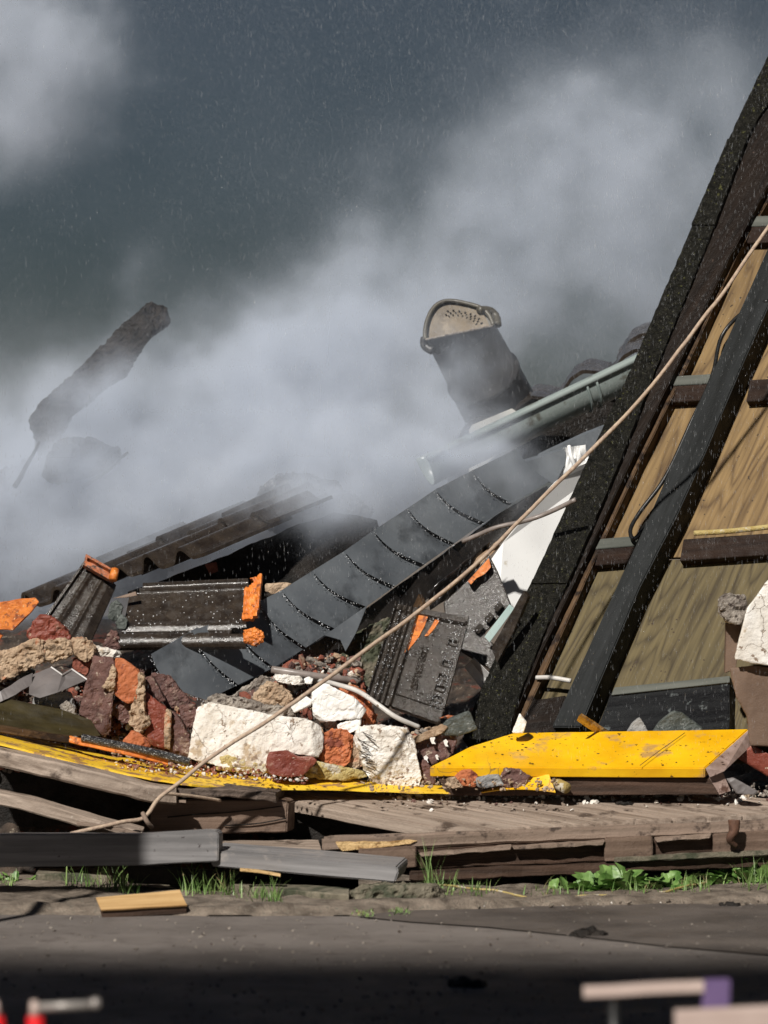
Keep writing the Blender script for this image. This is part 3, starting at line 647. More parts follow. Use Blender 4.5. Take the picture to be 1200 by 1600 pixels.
# mouth: half disc grille set back in a hood
cm = P(718, 520, 14.0); ex = (P(771, 508, 14.0) - P(667, 529, 14.0)) * .5; ez = P(707, 472, 14.06) - cm
def half(name, k, dY, m, holes=False, th=.012):
    bm = bmesh.new(); c = bm.verts.new(cm + Vector((0, dY, 0)))
    rings = [[c]]
    pts_ = []
    for r_i in range(1, 13):
        pts_.append([bm.verts.new(cm + Vector((0, dY - .02 * (1 - (r_i/12)**2) * 0, 0)) + ex * math.cos(math.pi*j/40) * k * r_i/12 + ez * math.sin(math.pi*j/40) * k * (r_i/12) * (1 + .10 * math.cos(3*math.pi*j/40))) for j in range(41)])
    for j in range(40): bm.faces.new((c, pts_[0][j], pts_[0][j+1]))
    for r_i in range(11):
        for j in range(40):
            if holes and r_i in (6, 7, 8) and j % 3 == r_i % 3 and 1 < j < 26: continue
            bm.faces.new((pts_[r_i][j], pts_[r_i+1][j], pts_[r_i+1][j+1], pts_[r_i][j+1]))
    ge = bmesh.ops.extrude_face_region(bm, geom=list(bm.faces))
    bmesh.ops.translate(bm, verts=[v for v in ge['geom'] if isinstance(v, bmesh.types.BMVert)], vec=Vector((0, th, 0)))
    return link(name, bm, m, vt)
half('grille', .90, .0, M['tan'], True, .004)
half('hood_back', 1.04, .02, M['hood'], False, .05)
hp = [cm + ex * math.cos(math.pi*j/20) * 1.02 + ez * math.sin(math.pi*j/20) * 1.04 * (1 + .10 * math.cos(3*math.pi*j/20)) for j in range(21)]
tube('hood_rim', hp, .008, M['hood'], vt, n=2)
tube('mouth_edge', [cm - ex * 1.02 + Vector((0, -.01, 0)), cm + ex * 1.0 + Vector((0, -.01, 0))], .004, M['mortarg'], vt)
tube('hood_side', [P(748, 484, 14.02), P(765, 485, 14.05), P(775, 494, 14.05), P(778, 508, 14.02)], .014, M['hood'], vt)
tube('hood_side', [P(664, 528, 14.02), P(664, 540, 14.03), P(676, 548, 14.02)], .016, M['mast'], vt)

# charred wood in the smoke
tag(chunk('charred_beam', [(42,653),(67,627),(107,597),(143,557),(187,513),(213,493),(230,472),(267,467),(273,497),(233,527),(205,567),(197,587),(167,603),(133,633),(110,650),(90,690),(84,740),(66,735),(60,705),(52,680)], 14.45, .10, M['dark'], amp=.010, vox=.010, facet=.6), 'charred beam end rising out of the smoke at left', 'beam')
tag(chunk('charred_lump', [(78,700),(95,682),(140,680),(192,705),(185,725),(140,748),(90,758),(60,745)], 14.3, .14, M['dark'], amp=.014, vox=.012), 'dark brick lump in the smoke under the charred beam', 'masonry lump')

tag(chunk('burnt_heap', [(-40,745),(20,730),(62,712),(110,716),(160,735),(215,780),(285,850),(260,930),(0,960),(-60,900)], 14.6, .3, M['dark'], amp=.028, vox=.014), 'dark heap of burnt debris in the smoke at far left', 'debris heap')
for k, (x, y, x2, y2, r_) in enumerate(((20,760,60,690,.010), (130,760,200,708,.009), (90,740,118,700,.012))):
    tag(tube('charred_stick', [P(x, y, 14.3), P((x+x2)/2 + 4, (y+y2)/2, 14.28), P(x2, y2, 14.25)], r_, M['dark'], None, n=5, r2=r_ * .5, wob=.012), ('thin charred stick left of the charred beam foot', 'charred stick poking out to the right below the charred beam', 'short charred stub beside the dark brick lump')[k], 'stick')

# ------------------------------------------------------------------ roof tiles on the heap
tb = empty('broken_roof_tile', P(290, 1008, 12.7), 'large brown roof tile lying level with bare orange right end', 'roof tile')
def hB(u, v):
    h = .010 * math.exp(-((v - .03) / .02) ** 2) + .012 * math.exp(-((v - .12) / .022) ** 2)
    h += .010 * math.exp(-((v - .70) / .07) ** 2) - .016 * math.exp(-((v - .80) / .018) ** 2)
    h += .020 * math.sqrt(max(0, 1 - ((v - .90) / .10) ** 2))
    return h + .0015 * noise.noise(Vector((u * 9, v * 9, 0)))
relief('tile_body', P(206, 912, 12.98), P(388, 904, 12.95), P(384, 1010, 12.74), P(186, 1012, 12.78), hB, .013, M['tile'], tb, 50, 90,
       mask=lambda u, v: not (u > .86 + .03 * math.sin(v * 9) and .74 < v < .88) and not (u < .10 and v < .12 + .1 * math.sin(u * 40)))
relief('bare_end', P(382, 904, 12.925), P(411, 900, 12.91), P(404, 968, 12.80), P(379, 970, 12.81), lambda u, v: .008 * noise.noise(Vector((u * 6, v * 9, 3))) + (.012 if u > .72 else 0) + (.008 if v > .85 else 0), .014, M['clay'], tb, 20, 30,
       mask=lambda u, v: not (u < .25 + .25 * math.sin(v * 17) and v < .25))
chunk('bare_roll_end', [(380,986),(397,981),(412,988),(411,1003),(398,1009),(382,1004)], 12.69, .05, M['clay'], tb, amp=.006, vox=.003, bulge=.6)

ta = empty('broken_roof_tile', P(100, 1000, 12.8), 'dark roof tile standing tilted with orange socket on top', 'roof tile')
def hA(u, v):
    return .006 * math.exp(-((u - .3) / .05) ** 2) + .006 * math.exp(-((u - .62) / .04) ** 2) - .012 * max(0, (u - .82)) / .18 + (.012 if u < .06 else 0)
relief('tile_body', P(133, 876, 12.98), P(182, 912, 12.96), P(132, 1022, 12.80), P(56, 985, 12.84), hA, .03, M['tile'], ta, 40, 40)
relief('bare_socket', P(134, 868, 12.96), P(180, 894, 12.94), P(176, 911, 12.92), P(130, 885, 12.94), lambda u, v: (.012 if (v < .25 or v > .5 or u < .08) else -.006) + .002 * noise.noise(Vector((u * 9, v * 9, 3))), .02, M['clayd'], ta, 40, 24)
tube('bare_roll_end', [P(180, 890, 12.90), P(176, 906, 12.88)], .014, M['clay'], ta, n=1, seg=14)

tc = empty('upturned_roof_tile', P(640, 1130, 12.55), 'upturned dark roof tile with ribs, studs and orange scratches', 'roof tile')
cTL, cTR, cBR, cBL = P(617, 946, 12.92), P(733, 968, 12.86), P(688, 1132, 12.62), P(571, 1090, 12.66)
def hC(u, v):
    h = 0
    for c_, w_, a_ in ((.02, .012, .016), (.10, .016, .010), (.17, .014, .012), (.24, .010, .009), (.33, .012, .016)): h += a_ * math.exp(-((u - c_) / w_) ** 2)
    if v < .06: h += .010
    if .06 <= v < .10 and u > .38: h -= .008
    if .86 < v < .885 and u > .36: h -= .008
    if v > .885 and u > .34: h += .006
    if u > .97: h += .008
    for c_ in (.22, .42, .55, .66, .76):     # studs on the right edge
        if .80 < u < .95 and c_ < v < c_ + .065: h += -.007 if (.82 < u < .93 and c_ + .01 < v < c_ + .055) else .005
    # worn raised characters in a column
    if .50 < u < .60 and .34 < v < .80:
        q = noise.noise(Vector((u * 42, v * 60, 8)))
        h += .004 if abs(q) < .16 else 0
    if .08 < u < .21 and .25 < v < .8:
        h += .004 if noise.noise(Vector((u * 60, v * 70, 2))) > .12 else 0
    return h
relief('tile_body', cTL, cTR, cBR, cBL, hC, .014, M['tilec'], tc, 120, 150)
def onC(u, v, h=.006):
    p = cTL * (1-u) * (1-v) + cTR * u * (1-v) + cBR * u * v + cBL * (1-u) * v
    N_ = (cTR - cTL).cross(cBL - cTL).normalized(); N_ = -N_ if N_.y > 0 else N_
    return p + N_ * h
for pl in (((.33,.03),(.42,.0),(.47,.02),(.46,.15),(.43,.27),(.36,.40),(.33,.47),(.31,.45),(.33,.30),(.35,.18)), ((.57,.07),(.63,.07),(.60,.15),(.54,.24),(.50,.25),(.54,.16))):
    solid('orange_scratch', [onC(u, v, .0035) for u, v in pl], (onC(.5, .5, 0) - onC(.5, .5, .004)), M['clay'], tc, 0, .001, 50, .02)
td = empty('broken_roof_tile', P(740, 1040, 13.0), 'broken dark roof tile between upturned tile and rough verge', 'roof tile')
chunk('tile_body', [(693,942),(735,903),(764,866),(778,893),(799,945),(772,975),(757,990),(782,1018),(768,1048),(722,1020),(700,1005)], 13.02, .018, M['tilec'], td, amp=.0007, vox=.004, bulge=0, sb=1, tilt=(-.1, -.25), facet=.1)
for i_, (x, y) in enumerate(((778,948),(764,965),(748,982))):
    solid('stud', [P(x + a, y + b, 12.99) for a, b in ((-8,2),(2,-9),(9,-2),(0,9))], Vector((0, .02, 0)), M['tilec'], td)
solid('bare_streak', [P(x, y, 13.03 + (880 - y) * .0005) for x, y in ((731,908),(764,872),(767,886),(757,897),(745,903),(736,913))], Vector((0, .02, 0)), M['clay'], td, 0, .001, 50, .02)
tag(solid('glass_shard', [P(x, y, 12.95) for x, y in ((757,995),(796,944),(804,951),(765,1004))], Vector((0, .006, 0)), M['teal'], None, .001), 'thin pale green glass shard leaning by the verge', 'glass shard')
tag(solid('tile_shard', [P(x, y, 12.92) for x, y in ((768,1012),(818,923),(825,932),(803,985),(776,1036))], Vector((.01, .015, 0)), M['tile'], None, .001, .001, 40, .02), 'narrow dark tile shard leaning against the rough verge', 'tile shard')
tag(solid('tile_shard', [P(x, y, 13.0) for x, y in ((628,985),(654,928),(661,944),(640,990))], Vector((.012, .02, 0)), M['edge'], None, .001, .001, 40, .02), 'upright brown tile shard behind the upturned tile ribs', 'tile shard')
relief('bent_white_sheet', P(727, 1040, 12.98), P(742, 1026, 12.95), P(766, 1050, 12.95), P(754, 1074, 12.98), lambda u, v: .02 * abs(u - .5), .003, M['paper'], None, 12, 12)
tag(bpy.data.objects['bent_white_sheet'], 'small bent white sheet between dark tiles and verge', 'sheet')
tag(solid('tile_shard', [P(x, y, 12.72) for x, y in ((-60,945),(0,941),(28,936),(55,934),(61,941),(48,958),(20,985),(-10,984),(-60,990))], Vector((0, .02, 0)), M['clay'], None, .002, .002, 30, .02), 'large bright orange clay shard at the left border', 'tile shard')
tag(solid('tile_shard', [P(x, y, 12.74) for x, y in ((-40,985),(0,988),(5,993),(-2,1002),(-40,1010))], Vector((0, .02, 0)), M['clay'], None, .002), 'small orange clay corner at the left border below the large shard', 'tile shard')

# ------------------------------------------------------------------ rubble pieces
def piece(nm, out, Y, th, m, label, cat, group=None, **k):
    return tag(chunk(nm, out, Y, th, M[m], **k), label, cat, group)
piece('broken_brick', [(40,992),(48,981),(52,971),(62,962),(79,963),(90,972),(100,979),(110,994),(106,1003),(69,1003),(48,1000)], 12.66, .10, 'brickw', 'rough red brick end on top of the left mortar lumps', 'brick')
lm = empty('mortar_masonry', P(70, 1060, 12.7), 'row of sandy mortar lumps with red brick at far left', 'masonry')
chunk('mortar_lump', [(-40,1035),(0,1020),(27,1011),(38,1008),(52,998),(66,1000),(66,1033),(42,1046),(17,1058),(-40,1080)], 12.6, .12, M['mortar'], lm, amp=.011)
chunk('mortar_lump', [(65,1012),(71,1002),(94,999),(110,1002),(112,1024),(92,1031),(69,1036)], 12.6, .10, M['mortar'], lm, amp=.010)
chunk('mortar_lump', [(111,1000),(125,996),(142,1004),(148,1010),(146,1027),(133,1033),(115,1025)], 12.6, .09, M['mortar'], lm, amp=.009)
chunk('brick_piece', [(114,1028),(144,1030),(135,1056),(112,1046)], 12.62, .08, M['brick'], lm, amp=.005)
piece('mortar_slab', [(146,1009),(160,1012),(188,1019),(186,1028),(165,1028),(148,1024)], 12.66, .08, 'plaster', 'thin whitish mortar slab above the purple brick', 'mortar')
fl = tag(solid('metal_flashing', [P(x, y, Y) for x, y, Y in ((46,1056,12.6),(80,1042,12.62),(97,1054,12.56),(112,1045,12.6),(137,1062,12.56),(90,1082,12.5),(62,1091,12.5),(45,1085,12.52))], Vector((.002, .006, 0)), M['lead'], None, .001), 'grey folded flashing with notched upper edge', 'flashing')
solid('white_edge', [P(x, y, Y) for x, y, Y in ((80,1041,12.61),(97,1053,12.55),(112,1044,12.59),(137,1061,12.55),(136,1063,12.55),(112,1046.5,12.59),(97,1055.5,12.55),(79,1043,12.61))], Vector((0, .004, 0)), M['paper'], fl, 0)
tag(solid('metal_flashing', [P(x, y, Y) for x, y, Y in ((-50,1100,12.5),(0,1080,12.5),(22,1066,12.54),(50,1052,12.58),(49,1069,12.56),(22,1087,12.5),(4,1094,12.48),(-50,1120,12.46))], Vector((0, .005, 0)), M['lead'], None, .001, .004, 30, .02), 'crumpled lighter flashing at the left border', 'flashing')
piece('concrete_lump', [(50,1092),(73,1082),(110,1082),(117,1104),(120,1118),(75,1112),(52,1104)], 12.56, .08, 'concrete', 'grey concrete lump above the olive sheet', 'concrete lump', amp=.005)
piece('mortar_bit', [(93,1104),(104,1096),(117,1105),(120,1118),(100,1114)], 12.52, .04, 'mortarg', 'small pale lump in front of the grey concrete', 'mortar', vox=.004)
tag(solid('olive_sheet', [P(x, y, Y) for x, y, Y in ((-60,1075,12.5),(0,1089,12.5),(42,1098,12.5),(94,1108,12.5),(142,1125,12.5),(157,1150,12.44),(104,1150,12.42),(42,1142,12.42),(-60,1126,12.42))], Vector((0, .01, 0)), M['olive'], None, .001), 'dark olive sheet lying at far left below the flashing', 'sheet')
piece('purple_brick', [(144,1027),(175,1029),(181,1046),(175,1100),(172,1140),(162,1150),(146,1129),(124,1112),(133,1075),(140,1050)], 12.52, .10, 'brickd', 'purple brown brick standing on end left of the orange brick', 'brick', amp=.004)
ms = empty('brick_masonry', P(240, 1180, 12.6), 'lump of red and orange bricks joined by sandy mortar', 'masonry')
chunk('mortar_joint', [(174,1035),(181,1046),(180,1077),(171,1080),(160,1073),(170,1058)], 12.5, .05, M['mortar'], ms, amp=.006, vox=.004)
chunk('orange_brick', [(180,1030),(192,1030),(217,1048),(222,1094),(198,1098),(177,1083),(180,1046)], 12.52, .10, M['bricko'], ms, amp=.004)
chunk('brick_piece', [(176,1097),(209,1099),(206,1128),(190,1130),(173,1113)], 12.55, .10, M['brickd'], ms, amp=.006)
chunk('mortar_joint', [(216,1052),(224,1057),(226,1108),(234,1130),(222,1145),(212,1142),(201,1127),(206,1100),(216,1095)], 12.5, .10, M['mortar'], ms, amp=.009, vox=.005)
chunk('brick_piece', [(224,1078),(243,1094),(259,1106),(258,1170),(222,1158),(232,1130),(226,1108)], 12.53, .12, M['brickw'], ms, amp=.004)
chunk('mortar_joint', [(257,1108),(268,1112),(266,1171),(256,1168)], 12.52, .10, M['mortar'], ms, amp=.004, vox=.004)
chunk('brick_piece', [(267,1110),(280,1122),(295,1147),(300,1163),(296,1184),(264,1175)], 12.54, .12, M['brickd'], ms, amp=.004)
chunk('brick_piece', [(226,1060),(238,1056),(260,1096),(243,1098),(228,1080)], 12.58, .08, M['brickd'], ms, amp=.003)
piece('dark_brick', [(236,1052),(266,1056),(292,1090),(306,1108),(262,1106),(245,1080)], 12.68, .10, 'brickd', 'dark reddish brick behind the masonry lump under the slate', 'brick', amp=.006)
piece('brown_fragment', [(279,1103),(305,1100),(309,1130),(297,1142),(283,1122)], 12.56, .08, 'brickd', 'brown fragment wedged left of the long white plaster block', 'rubble piece', amp=.006)
piece('orange_brick_bit', [(192,1158),(205,1142),(217,1145),(240,1165),(215,1168),(198,1165)], 12.44, .06, 'bricko', 'small orange brick piece at the foot of the masonry', 'brick', amp=.004, vox=.004)
# white plaster blocks
pb = empty('plastered_block', P(400, 1200, 12.6), 'long white plastered masonry block, knocked over, below the slates', 'masonry block')
chunk('plaster_face', [(309,1107),(332,1100),(423,1119),(473,1124),(502,1134),(509,1155),(506,1172),(494,1183),(461,1178),(423,1176),(417,1199),(390,1197),(352,1197),(332,1192),(296,1184),(302,1155)], 12.44, .05, M['plaster'], pb, amp=.0045, vox=.005, bulge=.4, tilt=(0, -.15), facet=.6)
chunk('masonry_core', [(315,1108),(332,1102),(423,1121),(473,1127),(500,1137),(503,1170),(417,1196),(332,1190),(302,1182)], 12.5, .12, M['mortar'], pb, amp=.008)
chunk('stained_foot', [(335,1187),(352,1180),(390,1190),(417,1194),(425,1207),(380,1208),(340,1202)], 12.43, .05, M['ochre'], pb, amp=.006, vox=.004)
piece('mortar_rubble', [(319,1097),(336,1085),(359,1089),(423,1103),(459,1105),(458,1124),(423,1122),(332,1106)], 12.58, .10, 'mortarg', 'grey crumbly mortar ridge above the long plaster block', 'mortar', amp=.010, vox=.005)
piece('sandy_stone', [(394,1090),(405,1075),(419,1066),(436,1069),(452,1082),(458,1101),(425,1108),(398,1096)], 12.62, .08, 'mortar', 'sandy yellow stone below the slate row end', 'stone', amp=.010)
piece('mortar_rubble', [(362,1090),(407,1058),(475,1068),(470,1100),(420,1105),(380,1102)], 12.72, .10, 'mortarg', 'grey mortar lump behind the sandy stone', 'mortar', amp=.010)
piece('plaster_flake', [(424,1056),(446,1055),(470,1058),(477,1070),(450,1069),(434,1066)], 12.64, .05, 'plaster', 'flat white plaster flake under the slate row', 'plaster', vox=.004)
piece('pebble', [(475,1061),(482,1057),(490,1061),(487,1069),(477,1068)], 12.6, .03, 'plasterb', 'round white lump right of the flat plaster flake', 'plaster', vox=.003, amp=.002)
piece('plaster_flake', [(455,1106),(463,1094),(472,1085),(491,1096),(480,1106),(461,1114)], 12.54, .03, 'plasterb', 'leaf shaped pale flake beside the rope', 'plaster', vox=.003, amp=.001)
pw = empty('bright_plaster_lump', P(530, 1140, 12.6), 'brightest white plaster lump in the middle of the heap', 'plaster')
chunk('upper_lump', [(493,1071),(510,1069),(524,1077),(552,1090),(573,1110),(562,1121),(530,1124),(502,1128),(491,1118),(488,1088)], 12.50, .07, M['plasterb'], pw, amp=.0035, vox=.004, bulge=.4)
chunk('lower_lump', [(527,1133),(545,1126),(564,1121),(561,1139),(543,1146),(529,1141)], 12.50, .06, M['plasterb'], pw, amp=.004, vox=.004)
chunk('mortar_core', [(496,1124),(528,1124),(532,1146),(510,1142)], 12.53, .06, M['mortarg'], pw, amp=.008, vox=.004)
piece('brick_lump', [(530,1076),(552,1072),(570,1082),(588,1120),(586,1137),(562,1137),(570,1111),(552,1092)], 12.58, .10, 'bricko', 'orange brown brick lump right of the bright plaster', 'brick', amp=.008, vox=.005)
piece('brick_lump', [(506,1148),(520,1140),(541,1141),(552,1155),(545,1192),(527,1199),(494,1184),(508,1163)], 12.48, .10, 'bricko', 'orange brick lump between the two white plaster blocks', 'brick', amp=.008, vox=.005)
piece('mortar_lump', [(546,1150),(564,1160),(566,1197),(543,1203),(540,1176)], 12.50, .08, 'mortar', 'tan mortar lump left of the square plaster block', 'mortar', amp=.007, vox=.005)
piece('yellowish_mortar', [(477,1206),(497,1191),(530,1198),(568,1206),(572,1214),(543,1219),(478,1216)], 12.42, .07, 'ochre', 'yellow stained mortar at the foot of the heap', 'mortar', amp=.006, vox=.004)
pr = empty('plastered_block', P(610, 1225, 12.55), 'square white plastered block with crumpled face and dark bristles', 'masonry block')
chunk('plaster_face', [(562,1138),(587,1135),(635,1139),(645,1159),(650,1185),(656,1213),(652,1226),(620,1228),(593,1226),(572,1207),(562,1176),(553,1155)], 12.44, .13, M['plaster'], pr, amp=.006, vox=.0045, bulge=.3, facet=.7)
rb3 = random.Random(5)
for k in range(13):
    x, y = 558 + rb3.uniform(0, 14), 1144 + k * 4.8
    tube('bristle', [P(x, y, 12.43), P(x + rb3.uniform(10, 18), y + rb3.uniform(1, 10), 12.405)], .0012, M['dark'], pr, n=2, seg=4)
piece('red_brick', [(421,1176),(448,1173),(465,1183),(488,1183),(494,1189),(484,1200),(471,1212),(445,1213),(418,1209),(417,1195)], 12.36, .10, 'brickw', 'dark red brick lying before the long plaster block', 'brick', amp=.003, facet=.6)
b2 = empty('brick_with_board', P(680, 1200, 12.5), 'brown brick with paint flecks left of the yellow timber', 'brick')
chunk('brick_body', [(645,1157),(687,1140),(712,1150),(712,1176),(668,1199),(650,1182)], 12.5, .10, M['brickd'], b2, amp=.004)
chunk('pale_face', [(643,1154),(690,1132),(700,1136),(690,1146),(648,1163)], 12.47, .05, M['mortar'], b2, amp=.003, vox=.004)
for x, y, k in ((676,1157,1.0),(697,1162,.8),(666,1187,.8),(683,1184,.6)):
    solid('paint_fleck', [P(x + dx * k, y + dy * k, 12.47) for dx, dy in ((-5,-5),(0,-8),(4,-4),(2,1),(5,6),(-1,5),(-3,1))], Vector((0, .02, 0)), M['plasterb'], b2, .0005, .001, 80, .01)
piece('brick_sliver', [(653,1192),(664,1187),(680,1207),(681,1226),(656,1222)], 12.46, .07, 'brickd', 'brown brick sliver right of the square plaster block', 'brick', amp=.004)
piece('greenish_rock', [(686,1139),(700,1124),(732,1111),(745,1140),(715,1150),(690,1148)], 12.48, .10, 'green', 'dark greenish rock under the lower end of the verge', 'rock', amp=.003, facet=.5)
piece('clay_sliver', [(686,1122),(700,1117),(713,1119),(706,1124)], 12.6, .02, 'clayd', 'thin orange clay sliver behind the greenish rock', 'tile shard', vox=.003, amp=.001)
piece('orange_stone', [(711,1212),(722,1203),(734,1202),(746,1210),(743,1229),(722,1228)], 12.34, .06, 'bricko', 'bright orange stone before the yellow timber', 'stone', amp=.004, vox=.004)
piece('grey_stone', [(743,1216),(762,1211),(780,1210),(787,1226),(760,1231),(747,1229)], 12.32, .05, 'concrete', 'grey stone with white crust before the yellow timber', 'stone', amp=.004, vox=.004)
piece('brick_lump', [(784,1206),(790,1199),(810,1202),(834,1216),(806,1232),(780,1230)], 12.34, .07, 'brickd', 'reddish brown lump touching the yellow timber front', 'brick', amp=.005, vox=.004)
piece('brick_lump', [(742,1208),(755,1205),(770,1208),(768,1214),(745,1214)], 12.42, .05, 'brick', 'small round red brick piece behind the grey stone', 'brick', amp=.003, vox=.004)
piece('beige_stone', [(697,1217),(712,1214),(724,1231),(702,1231)], 12.32, .05, 'mortar', 'beige stone left of the bright orange stone', 'stone', amp=.003, vox=.004)
piece('wall_lump', [(520,1045),(535,1000),(600,965),(645,955),(622,1020),(600,1090),(560,1078),(532,1062)], 13.05, .12, 'stone', 'dull olive masonry lump behind the beige rope', 'masonry', amp=.012, vox=.008)
piece('brick_lump', [(425,1050),(455,1032),(512,1030),(530,1050),(560,1045),(575,1090),(530,1080),(480,1062)], 12.9, .12, 'brick', 'wet red brick lump under the slate row by the grey pipe', 'brick', amp=.010, vox=.007)
piece('grey_rock', [(978,1146),(990,1128),(1000,1121),(1014,1146)], 12.62, .06, 'concrete', 'small pointed grey rock behind the yellow timber', 'rock', amp=.003, vox=.004)
piece('green_grey_rock', [(1018,1146),(1030,1128),(1052,1111),(1066,1114),(1085,1128),(1112,1146)], 12.62, .08, 'green', 'larger greenish grey rock behind the yellow timber', 'rock', amp=.003, vox=.005)
piece('dark_rock', [(1085,1146),(1092,1120),(1112,1116),(1135,1118),(1136,1146)], 12.68, .08, 'soot', 'sooty lump right of the greenish rock by the black purlin', 'rock', amp=.005, vox=.005)
piece('white_scrap', [(800,1145),(812,1114),(823,1128),(818,1145)], 12.5, .03, 'plasterb', 'small white scrap at the foot of the brown edge board', 'scrap', amp=.002, vox=.003)
piece('dark_stone', [(168,965),(172,942),(182,938),(192,948),(188,965),(178,972)], 12.85, .05, 'green', 'dark stone left of the level roof tile', 'stone', amp=.003, vox=.004)
piece('dark_stone', [(180,972),(190,960),(199,968),(197,982),(184,984)], 12.82, .05, 'green', 'smaller dark stone below another, left of the level tile', 'stone', amp=.003, vox=.004)
piece('mortar_fragment', [(160,1010),(172,985),(184,988),(188,1012),(176,1018)], 12.78, .05, 'brickd', 'wet brown fragment at the left end of the level tile', 'rubble piece', amp=.006, vox=.004)
piece('mortar_fragment', [(415,912),(450,910),(470,920),(440,930),(412,925)], 13.05, .05, 'mortar', 'tan fragment right of the orange tile end', 'mortar', amp=.004, vox=.004)
piece('brick_chip', [(320,882),(338,878),(340,892),(328,898)], 13.1, .03, 'brick', 'small red brick chip hanging under the hump backed tile', 'brick', amp=.003, vox=.003)
tag(solid('wood_splinter', [P(x, y, 12.88) for x, y in ((176,935),(212,924),(214,931),(196,934))], Vector((0, .01, 0)), M['rail'], None, .001), 'short wood splinter left of the level roof tile', 'splinter')
# filling lumps so the heap is closed between the named ones
rk = random.Random(11)
MB = [M['grime'], M['mortarg'], M['brickd'], M['grime'], M['stone']]
fills = []
for k in range(70):
    x = rk.uniform(-20, 760); yb = 1190 - (max(0, 300 - x) * .08)
    y = rk.uniform(1040, yb); s_ = rk.uniform(9, 24)
    if x > 620 and y < 1120: continue
    ang = sorted(rk.uniform(0, 6.28) for _ in range(7))
    if max(b - a for a, b in zip(ang, ang[1:])) > 2.2: continue
    out = [(x + math.cos(a) * s_ * rk.uniform(.7, 1.2), y + math.sin(a) * s_ * .7 * rk.uniform(.7, 1.2)) for a in ang]
    o = chunk('masonry_fragment', out, 12.72 + (1190 - y) * .0018, .08, rk.choice(MB), amp=.005, vox=.006)
    tag(o, 'dull broken masonry fragment in the gaps of the heap', 'rubble piece', 'dull fragments filling the gaps of the heap')

# orange and black broken roll of a tile lying on the yellow strip
ot = empty('broken_tile_roll', P(200, 1180, 12.3), 'long narrow tile piece, orange below and glossy black above', 'roof tile')
sweep('clay_side', [P(108,1150,12.36), P(150,1160,12.34), P(200,1170,12.32), P(262,1186,12.3)], Vector((0, .03, .0)), Vector((0, 0, -.020)), M['clay'], ot, .002)
tube('glazed_roll', [P(128,1153,12.35), P(180,1163,12.33), P(240,1176,12.30), P(296,1190,12.28)], .013, M['slated'], ot, wob=.002)
tag(sweep('wood_strip', [P(-40,1128,12.38), P(0,1134,12.38), P(50,1142,12.37), P(112,1151,12.36)], Vector((0, .05, .0)), Vector((0, 0, -.022)), M['edge'], None, .002), 'brown wood strip above the yellow strip at far left', 'wood strip')

# ------------------------------------------------------------------ yellow things
yf = [(-40,1152),(0,1162),(50,1174),(115,1190),(170,1202),(230,1215),(300,1226),(350,1231),(450,1231),(550,1233),(640,1236),(720,1238),(765,1237)]
yb_ = [(-40,1128),(0,1142),(50,1153),(115,1168),(170,1180),(230,1190),(300,1199),(350,1206),(450,1212),(550,1218),(640,1224),(720,1230),(765,1234)]
bm = bmesh.new(); A_ = []; 
for (x, y), (x2, y2) in zip(yf, yb_):
    tt = max(0, min(1, (x - 300) / 160)); p, q = P(x, y, 12.16 + .22 * tt), P(x2, y2, 12.52 - .06 * tt)
    A_.append((bm.verts.new(p), bm.verts.new(q), bm.verts.new(q - Vector((0, 0, .006))), bm.verts.new(p - Vector((0, 0, .006)))))
for a, b in zip(A_, A_[1:]):
    for k in range(4): bm.faces.new((a[k], a[(k+1) % 4], b[(k+1) % 4], b[k]))
bm.faces.new(A_[0]); bm.faces.new(list(reversed(A_[-1])))
jitter(bm, .003, 12, .03)
ys = link('yellow_strip', bm, M['yelloww']); tag(ys, 'long dirty yellow strip lying under the heap from the left', 'strip')
relief('curled_tip', P(752, 1232, 12.42), P(858, 1211, 12.34), P(868, 1238, 12.30), P(752, 1238, 12.36), lambda u, v: .012 * math.sin(u * 3), .003, M['yellow'], ys, 20, 10)
tag(tube('round_stick', [P(858, 1219, 12.42), P(884, 1231, 12.30)], .018, M['ochre'], None, n=4, seg=12), 'stub of a round stick next to the curled yellow tip', 'stick')

yt = empty('yellow_timber', P(900, 1235, 12.4), 'yellow painted timber lying across the foot of the leaning roof', 'timber')
tp = [P(671,1198,12.36), P(735,1166,12.50), P(802,1145,12.60), P(1170,1139,12.58), P(1101,1200,12.30)]
nrm = (tp[4] - tp[0]).cross(tp[2] - tp[0]).normalized()
if nrm.z > 0: nrm = -nrm
solid('painted_board', tp, nrm * .034, M['yellow'], yt, .003, .0008, 20, .03)
tube('scratch', [P(1000,1196,12.30), P(1035,1170,12.42), P(1070,1145,12.54)], .0011, M['woodd'], yt, n=4, seg=5, wob=.001)  # dark line laid on the paint in place of the rope's shadow
rc = random.Random(77); bm = bmesh.new()
for k in range(90):
    t_, u_ = rc.random(), rc.random()
    q = P(690 + 440 * t_, 1197, 12.35 - .05 * t_).lerp(P(790 + 370 * t_, 1144, 12.6), u_ * .95)
    bmesh.ops.create_icosphere(bm, subdivisions=1, radius=rc.uniform(.001, .0035), matrix=Matrix.Translation(q) @ Matrix.Diagonal((1.6, 1, .6, 1)))
link('grit', bm, M['woodd'], yt)['kind'] = 'stuff'
solid('sawn_end', [P(1102.5,1201,12.295), P(1171,1139,12.575), P(1183,1155,12.58), P(1130,1205,12.31), P(1109,1214,12.30)], Vector((.003, .0, 0)), M['sawn'], yt, .0)
solid('brown_batten', [P(684,1216,12.38), P(1110,1216,12.33), P(1124,1242,12.33), P(700,1243,12.38)], Vector((0, .05, 0)), M['woodd'], yt, .002, .002, 18, .03)
solid('sawn_end', [P(1108,1215,12.32), P(1129,1205,12.33), P(1142,1236,12.34), P(1124,1242,12.32)], Vector((0, .02, 0)), M['sawn'], yt, .001)
